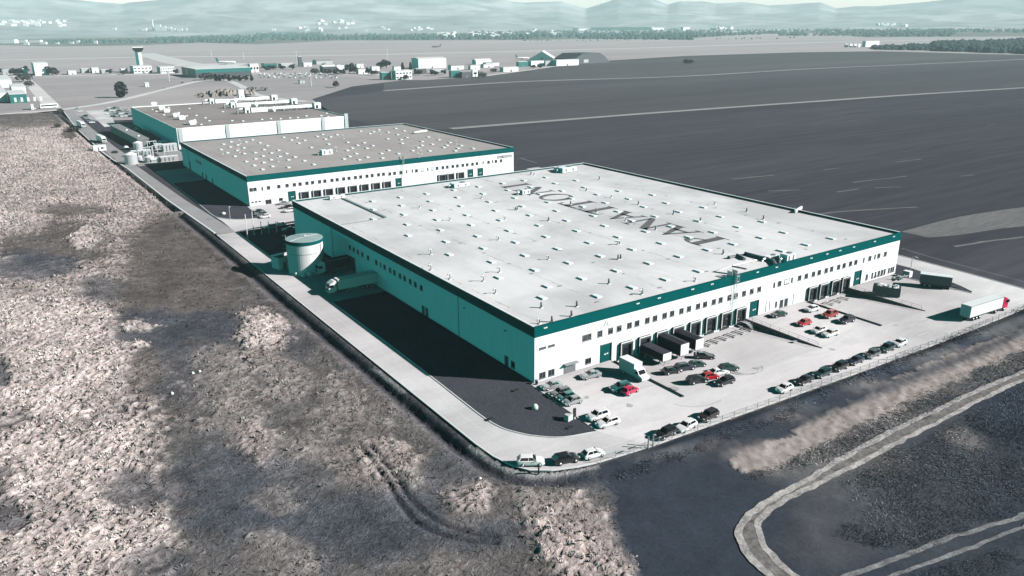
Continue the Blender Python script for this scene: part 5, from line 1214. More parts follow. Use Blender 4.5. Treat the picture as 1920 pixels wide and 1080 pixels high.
def stank(label, x, y, r, h):
    t = thing('storage_tank', label, 'tank', (x, y, 0), 0, SUBG); MB().tube([(0, 0, .2), (0, 0, h)], r, 20).build('tank_wall', 'pipe', t, False)
    MB().tube([(0, 0, h+.001), (0, 0, h+r*.35)], [r*1.02, r*.15], 20).build('lid', 'coping', t); MB().tube([(0, 0, 0), (0, 0, .199)], r*1.15, 16).build('plinth', 'concrete', t)
sheet('substation_slab', [(-20, 322), (9.5, 322), (9.5, 352), (-16, 352)], .012, 'road_old')
def at_(u, v): return G(u, v)
stank('fat white tank at the road corner of the substation yard', *at_(247, 307), 3.2, 5)
stank('white tank behind the steel frames of the substation yard', *at_(260, 281), 2.6, 4.2)
stank('low round white tank by the front kerb of the substation yard', *at_(281, 304), 2.4, 2.8)
stank('small white tank between the gantries of the substation', *at_(263, 302), 1.3, 2.4)
gantry('tall steel gantry nearest the road in the substation yard', *at_(270, 303), 5, 6.2, .3); gantry('steel gantry in the middle of the substation yard', *at_(279, 298), 5, 6.2, .3)
gantry('steel gantry beside the white casings at the warehouse wall', *at_(299, 294), 6, 6.2, .2); gantry('steel gantry at the back of the substation yard', *at_(287, 286), 5, 6.2, .2)
crate('biggest white casing against the middle warehouse wall', *at_(318, 283), (8, 4, 4.), 'pipe', .05); crate('long white casing in front at the warehouse wall', *at_(317, 302), (9, 3, 2.6), 'bgrey', .05)
crate('white casing with fins beside the road entrance', *at_(254, 293), (4, 3, 3), 'bgrey'); crate('grey casing left of the gantries', *at_(262, 292), (3, 3, 3), 'pipe')
crate('grey casing under the beams of the substation', *at_(276, 291), (4, 3, 2.8), 'pipe'); crate('small white casing behind the beams', *at_(297, 280), (4, 3, 3.2), 'pipe'); crate('white casing at the rear corner of the substation', *at_(306, 276), (4.5, 3, 3.8))
crate('pale casing between the gantry feet', *at_(290, 304), (4, 2.4, 2.), 'coping')
o = thing('cabin', 'white site cabin on the meadow edge beside the long lorry', 'cabin', (*G(187, 283), 0), .1); MB().b2(-3.4, 3.4, -1.4, 1.4, .2, 3.1).build('wall', 'trailer', o); MB().b2(-3.55, 3.55, -1.55, 1.55, 3.101, 3.3).build('roof', 'white', o); MB().b2(-1.2, -.3, -1.44, -1.401, .25, 2.3).build('door', 'frame', o); MB().b2(.6, 2, -1.44, -1.401, 1.2, 2.2).build('window', 'glass', o)
for k, (u, v, lb) in enumerate(((255, 246, 'domed pale shelter in the shadow of the rear warehouse'), (284, 248, 'white tipped vehicle shelter in the deep shadow'), (235, 279, 'small pale dome on the dark verge beside the road'), (284, 268, ''))):
    if not lb: continue
    t = thing('dome_shelter', lb, 'shelter', (*G(u, v), 0)); s = (1., 1.1, .7)[k]
    MB().tube([(0, -2.4*s, .0), (0, -2.4*s, 1.5*s), (0, 0, 2.6*s)], [2.6*s, 2.3*s, .4*s], 14).build('shell', 'coping', t, True); MB().b2(-.6*s, .6*s, -5.05*s, -4.4*s, 0, 1.6*s).build('door', 'frame', t)
RIDGE = [(-500, -30), (-200, -22), (0, -14), (100, -8), (140, -2), (190, 4), (235, 7), (250, 4), (300, 0), (330, -8), (420, -22), (600, -30), (800, -24), (930, -4), (960, 3), (985, 5), (1050, 3), (1075, 9), (1098, 16), (1130, 6), (1160, -4), (1220, -3), (1250, 8), (1270, 2), (1320, 2), (1340, 6), (1390, 3), (1440, 10), (1490, 8), (1535, 5), (1565, 15), (1600, 11), (1640, 11), (1700, 6), (1740, 2), (1800, -4), (1920, -9), (2200, -14), (2500, -6)]
RF, RR = 5600., 9500.
def az_of(u):
    d = ray(u, 41.); return math.atan2(d[0], d[1])
RA = np.array([az_of(u) for u, v in RIDGE]); RH = []
for u, v in RIDGE:
    d = ray(u, v); RH.append(CP[2]+d[2]/math.hypot(d[0], d[1])*RR)
RH = np.array(RH)
HB = []                                     # nearer swells of the foothills: (azimuth, width, distance, height)
for u, w, r, h in ((340, 190, 7200, 62), (30, 160, 6800, 40), (600, 220, 7300, 40), (905, 110, 7000, 34), (1250, 160, 7600, 22), (1830, 200, 6400, 34), (1600, 120, 6600, 20)):
    HB.append((az_of(u), az_of(u+w)-az_of(u), r, h))
def hill_h(x, y):
    dx, dy = x-CP[0], y-CP[1]; r = np.hypot(dx, dy); a = np.arctan2(dx, dy)
    t = np.clip((r-RF)/(RR-RF), 0, 1); h = np.interp(a, RA, RH)*(t**2.2)
    h = h*np.where(r > RR, np.clip(1-(r-RR)/2500, 0, 1), 1)
    for (ba, bw, br, bh) in HB:
        h = h+bh*np.exp(-((a-ba)/bw)**2-((r-br)/650)**2)
    h = h+(fbm(x*.0016, y*.0016, 61, 5)-.5)*70*np.clip(t*2.2, 0, 1)*np.where(r > RR-900, .25, 1)
    return h-1.7
# ================================================================== AIRPORT, TREES, FAR TOWN
M['bwhite'] = plain('white_render', (.74, .73, .72), .7); M['bgrey'] = plain('grey_render', (.4, .4, .4), .7); M['bdark'] = plain('dark_cladding', (.05, .055, .065), .6)
M['bteal'] = plain('teal_cladding', (.01, .13, .125), .4); M['broof'] = plain('pale_flat_roof', (.6, .6, .59), .7); M['broofg'] = plain('grey_flat_roof', (.22, .22, .22), .7)
M['bark'] = plain('bark', (.06, .05, .045), .9); M['leaf'] = mottled('dark_needle_foliage', (.02, .028, .032), (.05, .06, .064), .8, .9)
M['leafgrey'] = mottled('bare_twig_foliage', (.05, .048, .048), (.11, .105, .1), .8, .9)
def house(name, label, cat, uL, uR, v, h, dep, wall='bwhite', roof='broof', rows=0, vR=None, gable=0., group=None, band=None, n=6, door=True, zb=0.):
    """building whose near wall runs between two surveyed base points"""
    uc = uL+(uR-uL)*.2; A = np.array(G(uc, v)); lo, hi = .5, 400.; rz = 0.
    for _ in range(40):
        W = (lo+hi)/2
        if PX(A[0]+W, A[1])[0] < uR: lo = W
        else: hi = W
    lo, hi = 1., dep*2.2
    for _ in range(40):
        dd = (lo+hi)/2
        if PX(A[0], A[1]+dd)[0] > uL: lo = dd
        else: hi = dd
    dep = dd
    t = thing(name, label, cat, (A[0], A[1], zb), rz, group)
    MB().b2(0, W, 0, dep, -.1, h).build('wall', wall, t)
    if gable:
        mb = MB(); mb.v = [(-.3, -.4, h), (W+.3, -.4, h), (W+.3, dep+.4, h), (-.3, dep+.4, h), (-.3, dep/2, h+gable), (W+.3, dep/2, h+gable)]
        mb.f = [(3, 2, 1, 0), (0, 1, 5, 4), (2, 3, 4, 5), (1, 2, 5), (3, 0, 4)]; mb.build('roof', roof, t)
    else: MB().b2(-.3, W+.3, -.3, dep+.3, h+.002, h+.5).build('roof', roof, t)
    for r in range(rows):
        for k in range(n):
            x = W*(k+.5)/n; z = h*(r+.62)/(rows+.25); MB().b2(x-W/n*.3, x+W/n*.3, -.1, -.002, z-h*.14/rows, z+h*.14/rows).build('window', 'glass', t)
    if band: MB().b2(-.08, W+.08, -.12, -.001, h*.55, h).build('band', band, t)
    if door: MB().b2(W*.46, W*.46+min(3, W*.12), -.13, -.003, 0, min(3, h*.5)).build('door', 'frame', t)
    return t
AP = 'buildings along the airport front'; LE = 'white halls at the left edge'
# control tower
x, y = G(265, 134); s = 1.
t = thing('control_tower', 'airport control tower with flared dark cab on a white shaft', 'control tower', (x, y, 0), math.radians(-10), AP)
MB().box((0, 0, 14.5), (9, 9, 29), 0, .85).build('shaft', 'bwhite', t); MB().box((-2.9, -3.2, 14.5), (4.4, 4.8, 29.2), 0, .9).build('stair_shaft', 'bteal', t)
MB().box((0, 0, 30.8), (8.5, 8.5, 3.6), 0, 1.75).build('cab_base', 'bdark', t); MB().box((0, 0, 34.), (14.6, 14.6, 2.8), 0, 1.1).build('cab_glass', 'glass', t); MB().box((0, 0, 36.0), (15.5, 15.5, 1.), 0, .9).build('cab_roof', 'bwhite', t); MB().tube([(2, 0, 36.5), (2, 0, 41)], .25, 6).build('mast', 'steel', t)
house('airport_office', 'white two storey office at the foot of the control tower', 'office', 243, 286, 138, 10, 14, 'bwhite', 'broof', 2, None, 0, AP, None, 5)
house('airport_office', 'long low white office right of the control tower', 'office', 295, 328, 138, 9, 14, 'bwhite', 'broof', 2, None, 0, AP, None, 6)
t = house('terminal', 'airport terminal with teal glass hall under a long curved pale roof', 'terminal', 342, 472, 146, 11, 40, 'bdark', 'broof', 0, 147, 0, AP, 'bteal', 6)
house('terminal_wing', 'white end block of the terminal', 'terminal wing', 466, 486, 136, 12, 20, 'bwhite', 'broof', 1, None, 0, AP, None, 3)
house('terminal_porch', 'small teal glass porch at the left end of the terminal', 'porch', 350, 366, 143, 8, 8, 'bteal', 'bteal', 0, None, 0, AP, None, 3)
house('service_tower', 'dark square service tower right of the terminal', 'tower', 559, 567, 124, 15, 8, 'bdark', 'broof', 0, None, 0, AP)
house('workshop', 'low white workshop beside the dark service tower', 'workshop', 566, 585, 125, 6, 12, 'bwhite', 'broof', 0, None, 0, AP)
house('workshop', 'grey roofed long workshop behind the parked cars of the airport', 'workshop', 586, 624, 121, 6, 18, 'bgrey', 'broofg', 0, None, 2, AP)
house('depot', 'pale depot right of the terminal car park with dark gable', 'depot', 600, 632, 136, 8, 14, 'bdark', 'broof', 0, None, 2.5, AP)
house('depot', 'narrow white depot with tall chimney like end', 'depot', 630, 640, 136, 11, 10, 'bwhite', 'broofg', 0, None, 0, AP)
house('workshop', 'small white flat building between dark trees at the airport', 'workshop', 668, 690, 139, 6, 12, 'bwhite', 'broof', 0, None, 0, AP)
house('workshop', 'white shed behind the dark round trees', 'workshop', 666, 682, 128, 6, 10, 'bwhite', 'broof', 0, None, 0, AP)
house('office_block', 'white office block with two rows of dark windows near the ploughed field', 'office', 735, 773, 150, 11, 14, 'bwhite', 'broof', 2, 145, 0, AP, None, 5)
house('office_shade_wing', 'added teal wing standing for the glazed, shaded left side of the windowed office block', 'office wing', 712, 734, 150, 9, 12, 'bteal', 'broof', 0, None, 0, AP)  # added block: its teal puts the office's shaded glazed left side into colour
house('hangar', 'biggest white hangar with dark gable end behind the office block', 'hangar', 772, 837, 129, 15, 30, 'bwhite', 'broof', 0, None, 1.5, AP)
house('workshop', 'long dark building with white vehicles left of the small blocks', 'workshop', 776, 800, 139, 7, 12, 'bdark', 'broof', 0, None, 0, AP)
house('workshop', 'dark teal workshop with a white door at the edge of the ploughed field', 'workshop', 842, 862, 146, 9, 14, 'bteal', 'broof', 0, None, 0, AP)
house('workshop', 'dark low hall between the teal workshop and the white cube', 'workshop', 862, 884, 146, 7, 14, 'bdark', 'broofg', 0, None, 0, AP)
house('workshop', 'white cube shaped workshop with one dark window by the field edge', 'workshop', 884, 896, 144, 9, 10, 'bwhite', 'broof', 1, None, 0, AP, None, 1)
house('workshop', 'dark shed at the right end of the field edge row', 'workshop', 896, 906, 145, 7, 10, 'bdark', 'broofg', 0, None, 0, AP)
house('hall', 'white hall with ribbed roof behind the teal workshop', 'hall', 840, 870, 131, 6, 14, 'bwhite', 'broofg', 0, None, 1.5, AP)
house('hall', 'long low white hall in the middle of the airport row', 'hall', 878, 900, 131, 6, 12, 'bwhite', 'broof', 0, None, 0, AP)
house('hall', 'pale rounded hall behind the long low white hall', 'hall', 885, 922, 121, 6, 20, 'bwhite', 'broof', 0, None, 3, AP)
house('hall', 'low white hall with dark left end beside the field path', 'hall', 937, 972, 135, 6, 12, 'bwhite', 'broof', 0, None, 0, AP, None, 4)
house('hall', 'small pale hall right of the low white hall', 'hall', 902, 926, 127, 5, 10, 'bwhite', 'broofg', 0, None, 0, AP)
house('hangar', 'teal fronted hangar before the white tent roof', 'hangar', 968, 990, 126, 8, 16, 'bteal', 'broof', 0, None, 0, AP)
house('hangar', 'white walled hangar right of the teal fronted one', 'hangar', 990, 1020, 124.5, 8, 16, 'bwhite', 'broof', 0, None, 0, AP)
house('hangar', 'grey roofed middle hangar of the white walled row', 'hangar', 1020, 1033, 124, 8, 16, 'bgrey', 'broofg', 0, None, 1, AP)
house('hangar', 'long white hangar at the right end of the row', 'hangar', 1033, 1085, 124, 9, 18, 'bwhite', 'broof', 0, None, 0, AP)
A = np.array(G(992, 114)); B = np.array(G(1040, 114)); W = float(np.linalg.norm(B-A))
t = thing('tent_hangar', 'white hangar with pointed tent roof behind the hangar row', 'hangar', (*A, 0), math.atan2(*(B-A)[::-1]), AP)
MB().extr_y([(0, 0), (W, 0), (W, 3), (W*.5, 17), (0, 3)], 0, 40).build('roof', 'bwhite', t); MB().b2(W*.46, W*.54, -.3, -.003, 0, 6).build('door', 'bgrey', t)
A = np.array(G(1072, 121)); B = np.array(G(1144, 117)); W = float(np.linalg.norm(B-A))
t = thing('bunker_hangar', 'dark low rounded hangar at the right end of the airport row', 'hangar', (*A, 0), math.atan2(*(B-A)[::-1]), AP)
MB().extr_y([(0, 0), (W, 0), (W*.85, 11), (W*.72, 17), (W*.28, 17), (W*.08, 9)], 0, 50).build('roof', 'bdark', t); MB().b2(W*.3, W*.42, -.3, -.003, 2, 7).build('door', 'bgrey', t)
house('hall', 'tall white cubic hall at the left among dark trees', 'hall', 60, 93, 142, 17, 22, 'bwhite', 'broof', 0, None, 0, AP)
house('workshop', 'small pale building left of the tall white cubic hall', 'workshop', 42, 53, 141, 9, 10, 'bwhite', 'broof', 0, None, 0, AP)
for k, (a, b_, v, h, lb) in enumerate(((125, 144, 140, 5, 'low white shed first right of the tall white cubic hall'), (150, 168, 137, 6, 'white shed in the middle between cubic hall and control tower'), (170, 186, 137, 7, 'pale shed with mast between cubic hall and control tower'), (188, 204, 138, 5, 'grey shed nearest the control tower office'), (225, 240, 137, 6, 'flat shed touching the control tower office'), (2, 20, 140, 6, 'low shed at the left picture edge behind the white halls'))):
    house('shed', lb, 'shed', a, b_, v, h, 9, 'bwhite' if k % 2 == 0 else 'bgrey', 'broof', 0, None, 1.2 if k == 2 else 0, AP)
# low grey building by the rear warehouse
t = thing('low_building', 'long low grey building with flat roof in front of the rear warehouse side', 'building', (*G(262, 277), 0), math.radians(2)); q = G(279, 277); w_ = math.hypot(q[0]-t.location.x, q[1]-t.location.y)
M['lowwall'] = plain('dark_grey_render', (.17, .165, .165), .8); MB().b2(0, w_, 0, 88, -.05, 4.6).build('wall', 'lowwall', t); MB().b2(-.4, w_+.4, -.4, 88.4, 4.601, 5.1).build('roof', 'broofg', t); MB().b2(w_*.4, w_*.7, -.1, -.002, 0, 3).build('gate', 'frame', t)
for k in range(2): MB().b2(w_*.5-.6, w_*.5+.6, 12+k*35, 13+k*35, 5.101, 5.7).build('roof_vent', 'hatch', t)
# white halls at the left edge
for k, a in enumerate(((-40, 24, 166, 9, 45, 'bwhite', 'largest white flat roofed hall at the left edge'), (-30, 16, 192, 8, 38, 'bwhite', 'white hall with slanting dark joint at the left edge'), (17, 50, 176, 7, 22, 'bwhite', 'pale hall stepped behind the teal fronted one'))):
    house('hall', a[6], 'hall', a[0], a[1], a[2], a[3], a[4], a[5], 'broof', 0, None, 0, LE, None)
t = house('shop_hall', 'pale hall with teal glass shop front at the left edge', 'hall', 13, 52, 194, 8, 24, 'bteal', 'broof', 0, None, 0, LE, None)
for k in range(5): MB().b2(3+k*5.2, 5+k*5.2, -.2, -.004, 1, 5).build('window', 'broof', t)
house('gate_house', 'small white gate house at the left end of the pale junction', 'gate house', 58, 64, 206, 4, 6, 'bwhite', 'broof', 0, None, 0, None)
house('hut', 'white hut on the mown field below the control tower', 'hut', 271, 280, 163, 4, 6, 'bwhite', 'broof', 0, None, 1, None)
house('hut', 'pale square building on the spoil ground behind the rear warehouse', 'hut', 446, 459, 185, 8, 12, 'bwhite', 'broof', 0, None, 0, None)
house('hut', 'tiny grey hut on the mown field right of the terminal', 'hut', 560, 572, 157, 4, 7, 'bgrey', 'broofg', 0, None, 1, None)
house('farm_hangar', 'white hangar with dark end beside the far right wood', 'hangar', 1616, 1648, 88, 14, 30, 'bwhite', 'broof', 0, None, 1, 'buildings by the far right wood')
for k, (a, b_) in enumerate(((1583, 1590), (1592, 1598), (1600, 1606), (1608, 1613))): house('shed', ['dark low shed first in the row at the far right wood', 'white shed second in the row at the far right wood', 'white shed third in the row at the far right wood', 'white shed last in the row at the far right wood'][k], 'shed', a, b_, 88.5, 7, 10, 'bdark' if k == 0 else 'bwhite', 'broof', 0, None, 1.5, 'buildings by the far right wood')
# aircraft
def plane(label, u, v, head, s=1., col='bwhite'):
    x, y = G(u, v); t = thing('aeroplane', label, 'aeroplane', (x, y, 0), math.radians(head), 'parked aeroplanes')
    MB().tube([(-15*s, 0, 4.6*s), (-11*s, 0, 4*s), (9*s, 0, 3.6*s), (13*s, 0, 3.5*s), (15*s, 0, 3.2*s)], [.4*s, 1.7*s, 1.9*s, 1.4*s, .3*s], 12).build('fuselage', col, t, True)
    MB().add([(3*s, 0, 3*s), (-1*s, 0, 3*s), (-6*s, 15*s, 3.8*s), (-4.4*s, 15*s, 3.8*s), (-6*s, -15*s, 3.8*s), (-4.4*s, -15*s, 3.8*s)], [(0, 3, 2, 1), (0, 1, 4, 5)]).prism([(-11*s, .1), (-11*s, -.1), (-14*s, -.1), (-14*s, .1)], 4*s, 4.3*s).build('wing', 'bgrey', t)
    MB().extr_y([(-10.5*s, 5*s), (-15*s, 5*s), (-16.5*s, 11*s), (-14*s, 11*s)], -.25*s, .25*s).build('tail_fin', 'bteal' if col == 'bwhite' else 'bdark', t)
    for q in (-5, 5): MB().tube([(-1.5*s, q*s, 2.2*s), (2*s, q*s, 2.2*s)], .9*s, 8).build('engine', 'bgrey', t)
    MB().b2(-2*s, -1.4*s, -2*s, 2*s, 0, 2.4*s).b2(10*s, 10.4*s, -.2, .2, 0, 2.4*s).build('wheel_leg', 'bdark', t)
plane('airliner with dark tail standing on the apron behind the terminal', 425, 121, -20, 1.1); plane('aeroplane with raised tail left of the tent roofed hangar', 980, 112, -15, .9); plane('white aeroplane between tent hangar and dark rounded hangar', 1060, 108, 165, .9)
plane('small dark aeroplane alone on the pale airfield', 818, 89.5, 180, 1.0, 'bdark')
# masts
for k, (u, v, h, lb) in enumerate(((318, 153, 13, 'thin pale mast beside the bleached road below the tower'), (584, 162, 14, 'pale mast on the mown field right of the terminal'), (397, 108, 14, 'thin white mast on the taxiway edge left of the airliner'), (457, 112, 13, 'thin white mast right of the airliner'), (557, 118, 20, 'tall thin mast beside the dark service tower'), (727, 113, 20, 'tall thin mast above the dark trees of the airport'))):
    t = thing('mast', lb, 'mast', (*G(u, v), 0)); MB().tube([(0, 0, 0), (0, 0, h)], .32, 6).build('pole', 'bwhite', t); MB().box((0, 0, h+.3), (1.2, .8, .6)).build('lamp_head', 'bwhite', t)

# ---------------- trees
def crown_mesh(seed, n, rx, rz, z0, leaf=1.1, shape='round'):
    rr_ = np.random.default_rng(seed); k = n
    th = rr_.uniform(0, 2*np.pi, k); t = rr_.random(k)
    if shape in ('round', 'oval'): zc = np.cos(np.pi*t); rad = np.sqrt(np.maximum(0, 1-zc*zc))
    else: zc = 2*t-1; rad = np.where(t < .2, t*4.2, (1-t)**.65*1.05)
    q = rr_.uniform(.6, 1.05, k)*(.85+.3*np.sin(3*th+seed)*np.cos(5*t+seed))
    C = np.c_[rx*rad*np.cos(th)*q, rx*rad*np.sin(th)*q, z0+rz*(1+zc)*.5*2*.5+0*q]
    C[:, 2] = z0+rz*(zc+1)/2*1.0
    if shape == 'round':
        nl = 9; L_ = np.c_[rr_.uniform(-.62, .62, nl)*rx, rr_.uniform(-.62, .62, nl)*rx, z0+rz*rr_.uniform(.3, .82, nl)]; L_[0] = (0, 0, z0+rz*.7)
        d_ = rr_.normal(size=(k, 3)); d_ /= np.linalg.norm(d_, axis=1)[:, None]; C = L_[rr_.integers(0, nl, k)]+d_*(rx*rr_.uniform(.3, .62, k)**1.)[:, None]*np.array([1, 1, .85]); C[:, 2] = np.maximum(C[:, 2], z0)
    a = rr_.normal(size=(k, 3)); b = rr_.normal(size=(k, 3)); a /= np.linalg.norm(a, axis=1)[:, None]; b -= a*(a*b).sum(1)[:, None]; b /= np.linalg.norm(b, axis=1)[:, None]
    s = (leaf*rr_.uniform(.6, 1.3, k))[:, None]
    V = np.stack([C-a*s-b*s*.6, C+a*s-b*s*.7, C+a*s*.8+b*s, C-a*s*.9+b*s*.7], 1).reshape(-1, 3)
    return V, np.arange(4*k).reshape(-1, 4)
TP = {}
def tree(kind, label, u, v, h, group='trees of the airport', tilt=0., wide=1.):
    x, y = G(u, v)
    if kind not in TP:
        t = thing('tree', label, 'tree', (x, y, 0), 0, group)
        shape = {'conifer': (1, .22, 'cone'), 'round': (2, .42, 'round'), 'bare': (3, .5, 'round'), 'column': (4, .34, 'oval')}[kind]
        V, F = crown_mesh(shape[0], 420 if kind != 'bare' else 300, 10*shape[1], 9.2, .8, .75, shape[2])
        MB().tube([(0, 0, -.1), (0, 0, 2.5), (.2, 0, 6), (.3, 0, 8.5)], [.35, .28, .16, .05], 7).tube([(0, 0, 2.4), (1.4, .6, 5)], [.16, .05], 5).tube([(0, 0, 3), (-1.2, -.8, 6)], [.14, .04], 5).build('trunk', 'bark', t)
        npmesh('crown', V, F, 'leafgrey' if kind == 'bare' else 'leaf', None, False, t); TP[kind] = t
    else: t = dup(TP[kind], (x, y, 0), random.uniform(0, 6), label, group)
    h *= .86; t.scale = (h/10*wide, h/10*wide, h/10); t.rotation_euler = (0, tilt, random.uniform(0, 6) if not tilt else .6)
    return t
tree('column', 'lone dark leaning tree beside the bleached road before the rear warehouse', 226, 183, 17, None, .16, 1.25)
tree('bare', 'single grey bush on the mown field left of the ploughed corner', 629, 164, 9, None, 0, 1.1)
for k, (kd, u, v, h, w_, lb) in enumerate((('round', 27, 141, 11, 1.6, 'dark tree group left of the small pale building'), ('round', 38, 141, 11, 1.6, 'dark tree touching the small pale building at left'), ('round', 48, 137, 12, 1.2, 'dark tree between small building and tall cubic hall'),
    ('round', 98, 141, 14, 1.3, 'dark tree right of the tall white cubic hall'), ('bare', 106, 141, 10, 1.3, 'grey bush outermost right of the tall white cubic hall'), ('round', 4, 138, 9, 1.3, 'dark tree at the left picture edge of the airport row'),
    ('conifer', 405, 152, 10, 1.4, 'dark conifer first in the row before the terminal'), ('conifer', 412, 152, 9, 1.5, 'dark conifer second in the row before the terminal'), ('round', 420, 151, 9, 1.4, 'round dark tree in the row before the terminal'), ('conifer', 430, 152, 9, 1.5, 'conifer in the middle of the row before the terminal'),
    ('round', 440, 152, 8, 1.5, 'wide dark tree right of the middle before the terminal'), ('conifer', 450, 152, 8, 1.6, 'conifer third from the right before the terminal'), ('round', 460, 152, 8, 1.5, 'dark tree next to last before the terminal'), ('conifer', 472, 152, 8.5, 1.5, 'last conifer at the right end of the terminal row'),
    ('bare', 385, 150, 11, 1.6, 'grey bare tree left in front of the terminal'), ('bare', 395, 150, 10, 1.5, 'grey bare tree right in front of the terminal'),
    ('round', 655, 138, 16, 1.1, 'tall dark tree with pale top beside the small white building'), ('round', 664, 138, 13, 1.2, 'dark tree right of the tall one beside the small white building'), ('round', 690, 140, 11, .9, 'dark tree at the corner of the small white building'),
    ('round', 714, 129, 13, 1.3, 'dark tree left behind the windowed office block'), ('round', 725, 128, 15, 1.2, 'dark tree under the tall thin mast'), ('conifer', 755, 131, 12, 1.3, 'pointed tree left of the biggest hangar'), ('conifer', 770, 133, 14, 1., 'pointed tree touching the biggest hangar annex'),
    ('bare', 760, 150, 8, 1.4, 'dark bush in front of the windowed office block'), ('bare', 630, 140, 12, 1.3, 'grey tree before the narrow white depot'), ('bare', 612, 140, 10, 1.4, 'grey tree before the dark gabled depot'),
    ('bare', 905, 146, 8, 1.3, 'brown bush at the right end of the field edge row'), ('bare', 1292, 120, 9, 2.2, 'dark thicket alone in the ploughed field'), ('bare', 45, 153, 11, 1.8, 'dark hedge tree at the far end of the left pale road'), ('bare', 54, 163, 9, 1.5, 'dark hedge tree midway along the left pale road'), ('bare', 112, 213, 5, 1.6, 'dark bush on the meadow corner by the junction'), ('bare', 140, 247, 4, 2.2, 'dark bush on the meadow beside the grey road'), ('bare', 110, 240, 4, 1.6, 'brown bush on the meadow left of the grey road'))):
    tree(kd, lb, u, v, h, 'trees of the airport' if k < 27 else None, 0, w_)
for k, (kd, u, v, h, w_, lb) in enumerate((('round', 500, 133, 9, 1.5, 'dark bush just right of the terminal end block'), ('bare', 512, 131, 9, 1.6, 'grey bush behind the first cars of the airport car park'), ('round', 530, 131, 8, 1.5, 'low dark tree behind the airport car park, left of the service tower'), ('round', 548, 131, 10, 1.2, 'dark tree at the foot of the dark service tower'),
    ('bare', 590, 139, 10, 1.5, 'grey tree at the right half of the airport car park'), ('conifer', 606, 131, 11, 1.2, 'pointed dark tree behind the depot roofs'), ('round', 642, 140, 9, 1.3, 'dark bush touching the narrow white depot'), ('bare', 702, 141, 8, 1.6, 'grey bush between the small white building and the office block'), ('round', 786, 141, 8, 1.6, 'dark bush in front of the biggest hangar'), ('round', 815, 142, 8, 1.7, 'dark bush right in front of the biggest hangar'),
    ('round', 832, 140, 8, 1.3, 'dark bush left of the teal workshop'), ('bare', 925, 136, 7, 1.5, 'low grey bush left of the low white hall'), ('round', 205, 139, 8, 1.5, 'dark bush before the grey shed near the control tower'), ('bare', 232, 140, 8, 1.3, 'grey bush before the flat shed near the control tower'), ('round', 330, 139, 8, 1.3, 'dark bush between low office and terminal'), ('round', 1000, 128, 6, 1.8, 'low dark bush in front of the hangar row'), ('round', 1012, 128, 6, 1.6, 'dark bush right of the low one before the hangar row'))):
    tree(kd, lb, u, v, h, 'trees of the airport', 0, w_)
for k, (a, b_, v, h, cl_, lb) in enumerate(((490, 520, 128, 7, 'bteal', 'teal glazed pavilion behind the left end of the airport car park'), (522, 552, 127, 6, 'bgrey', 'grey flat building between pavilion and service tower'), (636, 655, 131, 7, 'bwhite', 'white block between narrow depot and tall dark tree'), (694, 712, 133, 6, 'bwhite', 'white low shed behind the grey bush'), (736, 752, 134, 7, 'bwhite', 'white shed behind the office block'), (806, 838, 138, 5, 'bgrey', 'grey low roof in front of the biggest hangar'), (905, 936, 124, 5, 'bwhite', 'low white roof behind the small pale hall'))):
    house('shed', lb, 'shed', a, b_, v, h, 12, cl_, 'broof' if k % 2 else 'broofg', 0, None, 0, AP)
# spoil heaps behind the rear warehouse
t = thing('spoil_heap', 'brown heap of broken earth behind the rear warehouse', 'spoil heap', (*G(425, 178), 0))
rr_ = np.random.default_rng(5); mb = MB()
for k in range(60):
    q = rr_.uniform(-1, 1, 2); mb.box((q[0]*26, q[1]*16, 1+rr_.uniform(0, 4)*(1-abs(q[0]))), (rr_.uniform(3, 8), rr_.uniform(3, 7), rr_.uniform(2, 5)), rr_.uniform(0, 3), .5)
M['spoil'] = mottled('brown_spoil', (.16, .135, .12), (.34, .3, .27), .15, .95); struct(mb.build('earth', 'spoil', t), 'stuff')
t = thing('spoil_heap', 'dark low heap of earth beside the lane right of the brown heap', 'spoil heap', (*G(475, 170), 0)); mb = MB()
for k in range(30):
    q = rr_.uniform(-1, 1, 2); mb.box((q[0]*18, q[1]*8, .6+rr_.uniform(0, 2.5)*(1-abs(q[0]))), (rr_.uniform(3, 8), rr_.uniform(3, 6), rr_.uniform(1.5, 4)), rr_.uniform(0, 3), .5)
struct(mb.build('earth', 'rutmid', t), 'stuff')

# vehicles of the airport car park, too far to show parts
me = None
for k in range(64):
    u = 487+k % 16*9.5+random.uniform(-2, 2); v = 138.5+(k//16)*2.6+random.uniform(-.4, .4)
    if u > 640: continue
    if me is None: me = MB().box((0, 0, .65), (4.3, 1.8, 1.0), 0, .94).box((-.2, 0, 1.36), (2.4, 1.6, .4), 0, .8).build('far_car', 'white').data; o = bpy.data.objects[-1] if False else [q for q in bpy.data.objects if q.data is me][0]
    else: o = bpy.data.objects.new('far_car', me); COL.objects.link(o)
    c_ = CC[(k*7+k//16) % 8]; o.material_slots[0].link = 'OBJECT'; o.material_slots[0].material = PAINT[c_]
    o.location = (*G(u, v), .02); o.rotation_euler = (0, 0, random.uniform(1.2, 1.5)); tag(o, f'tiny {c_} car in the crowded car park right of the terminal', 'car', 'cars in the airport car park')

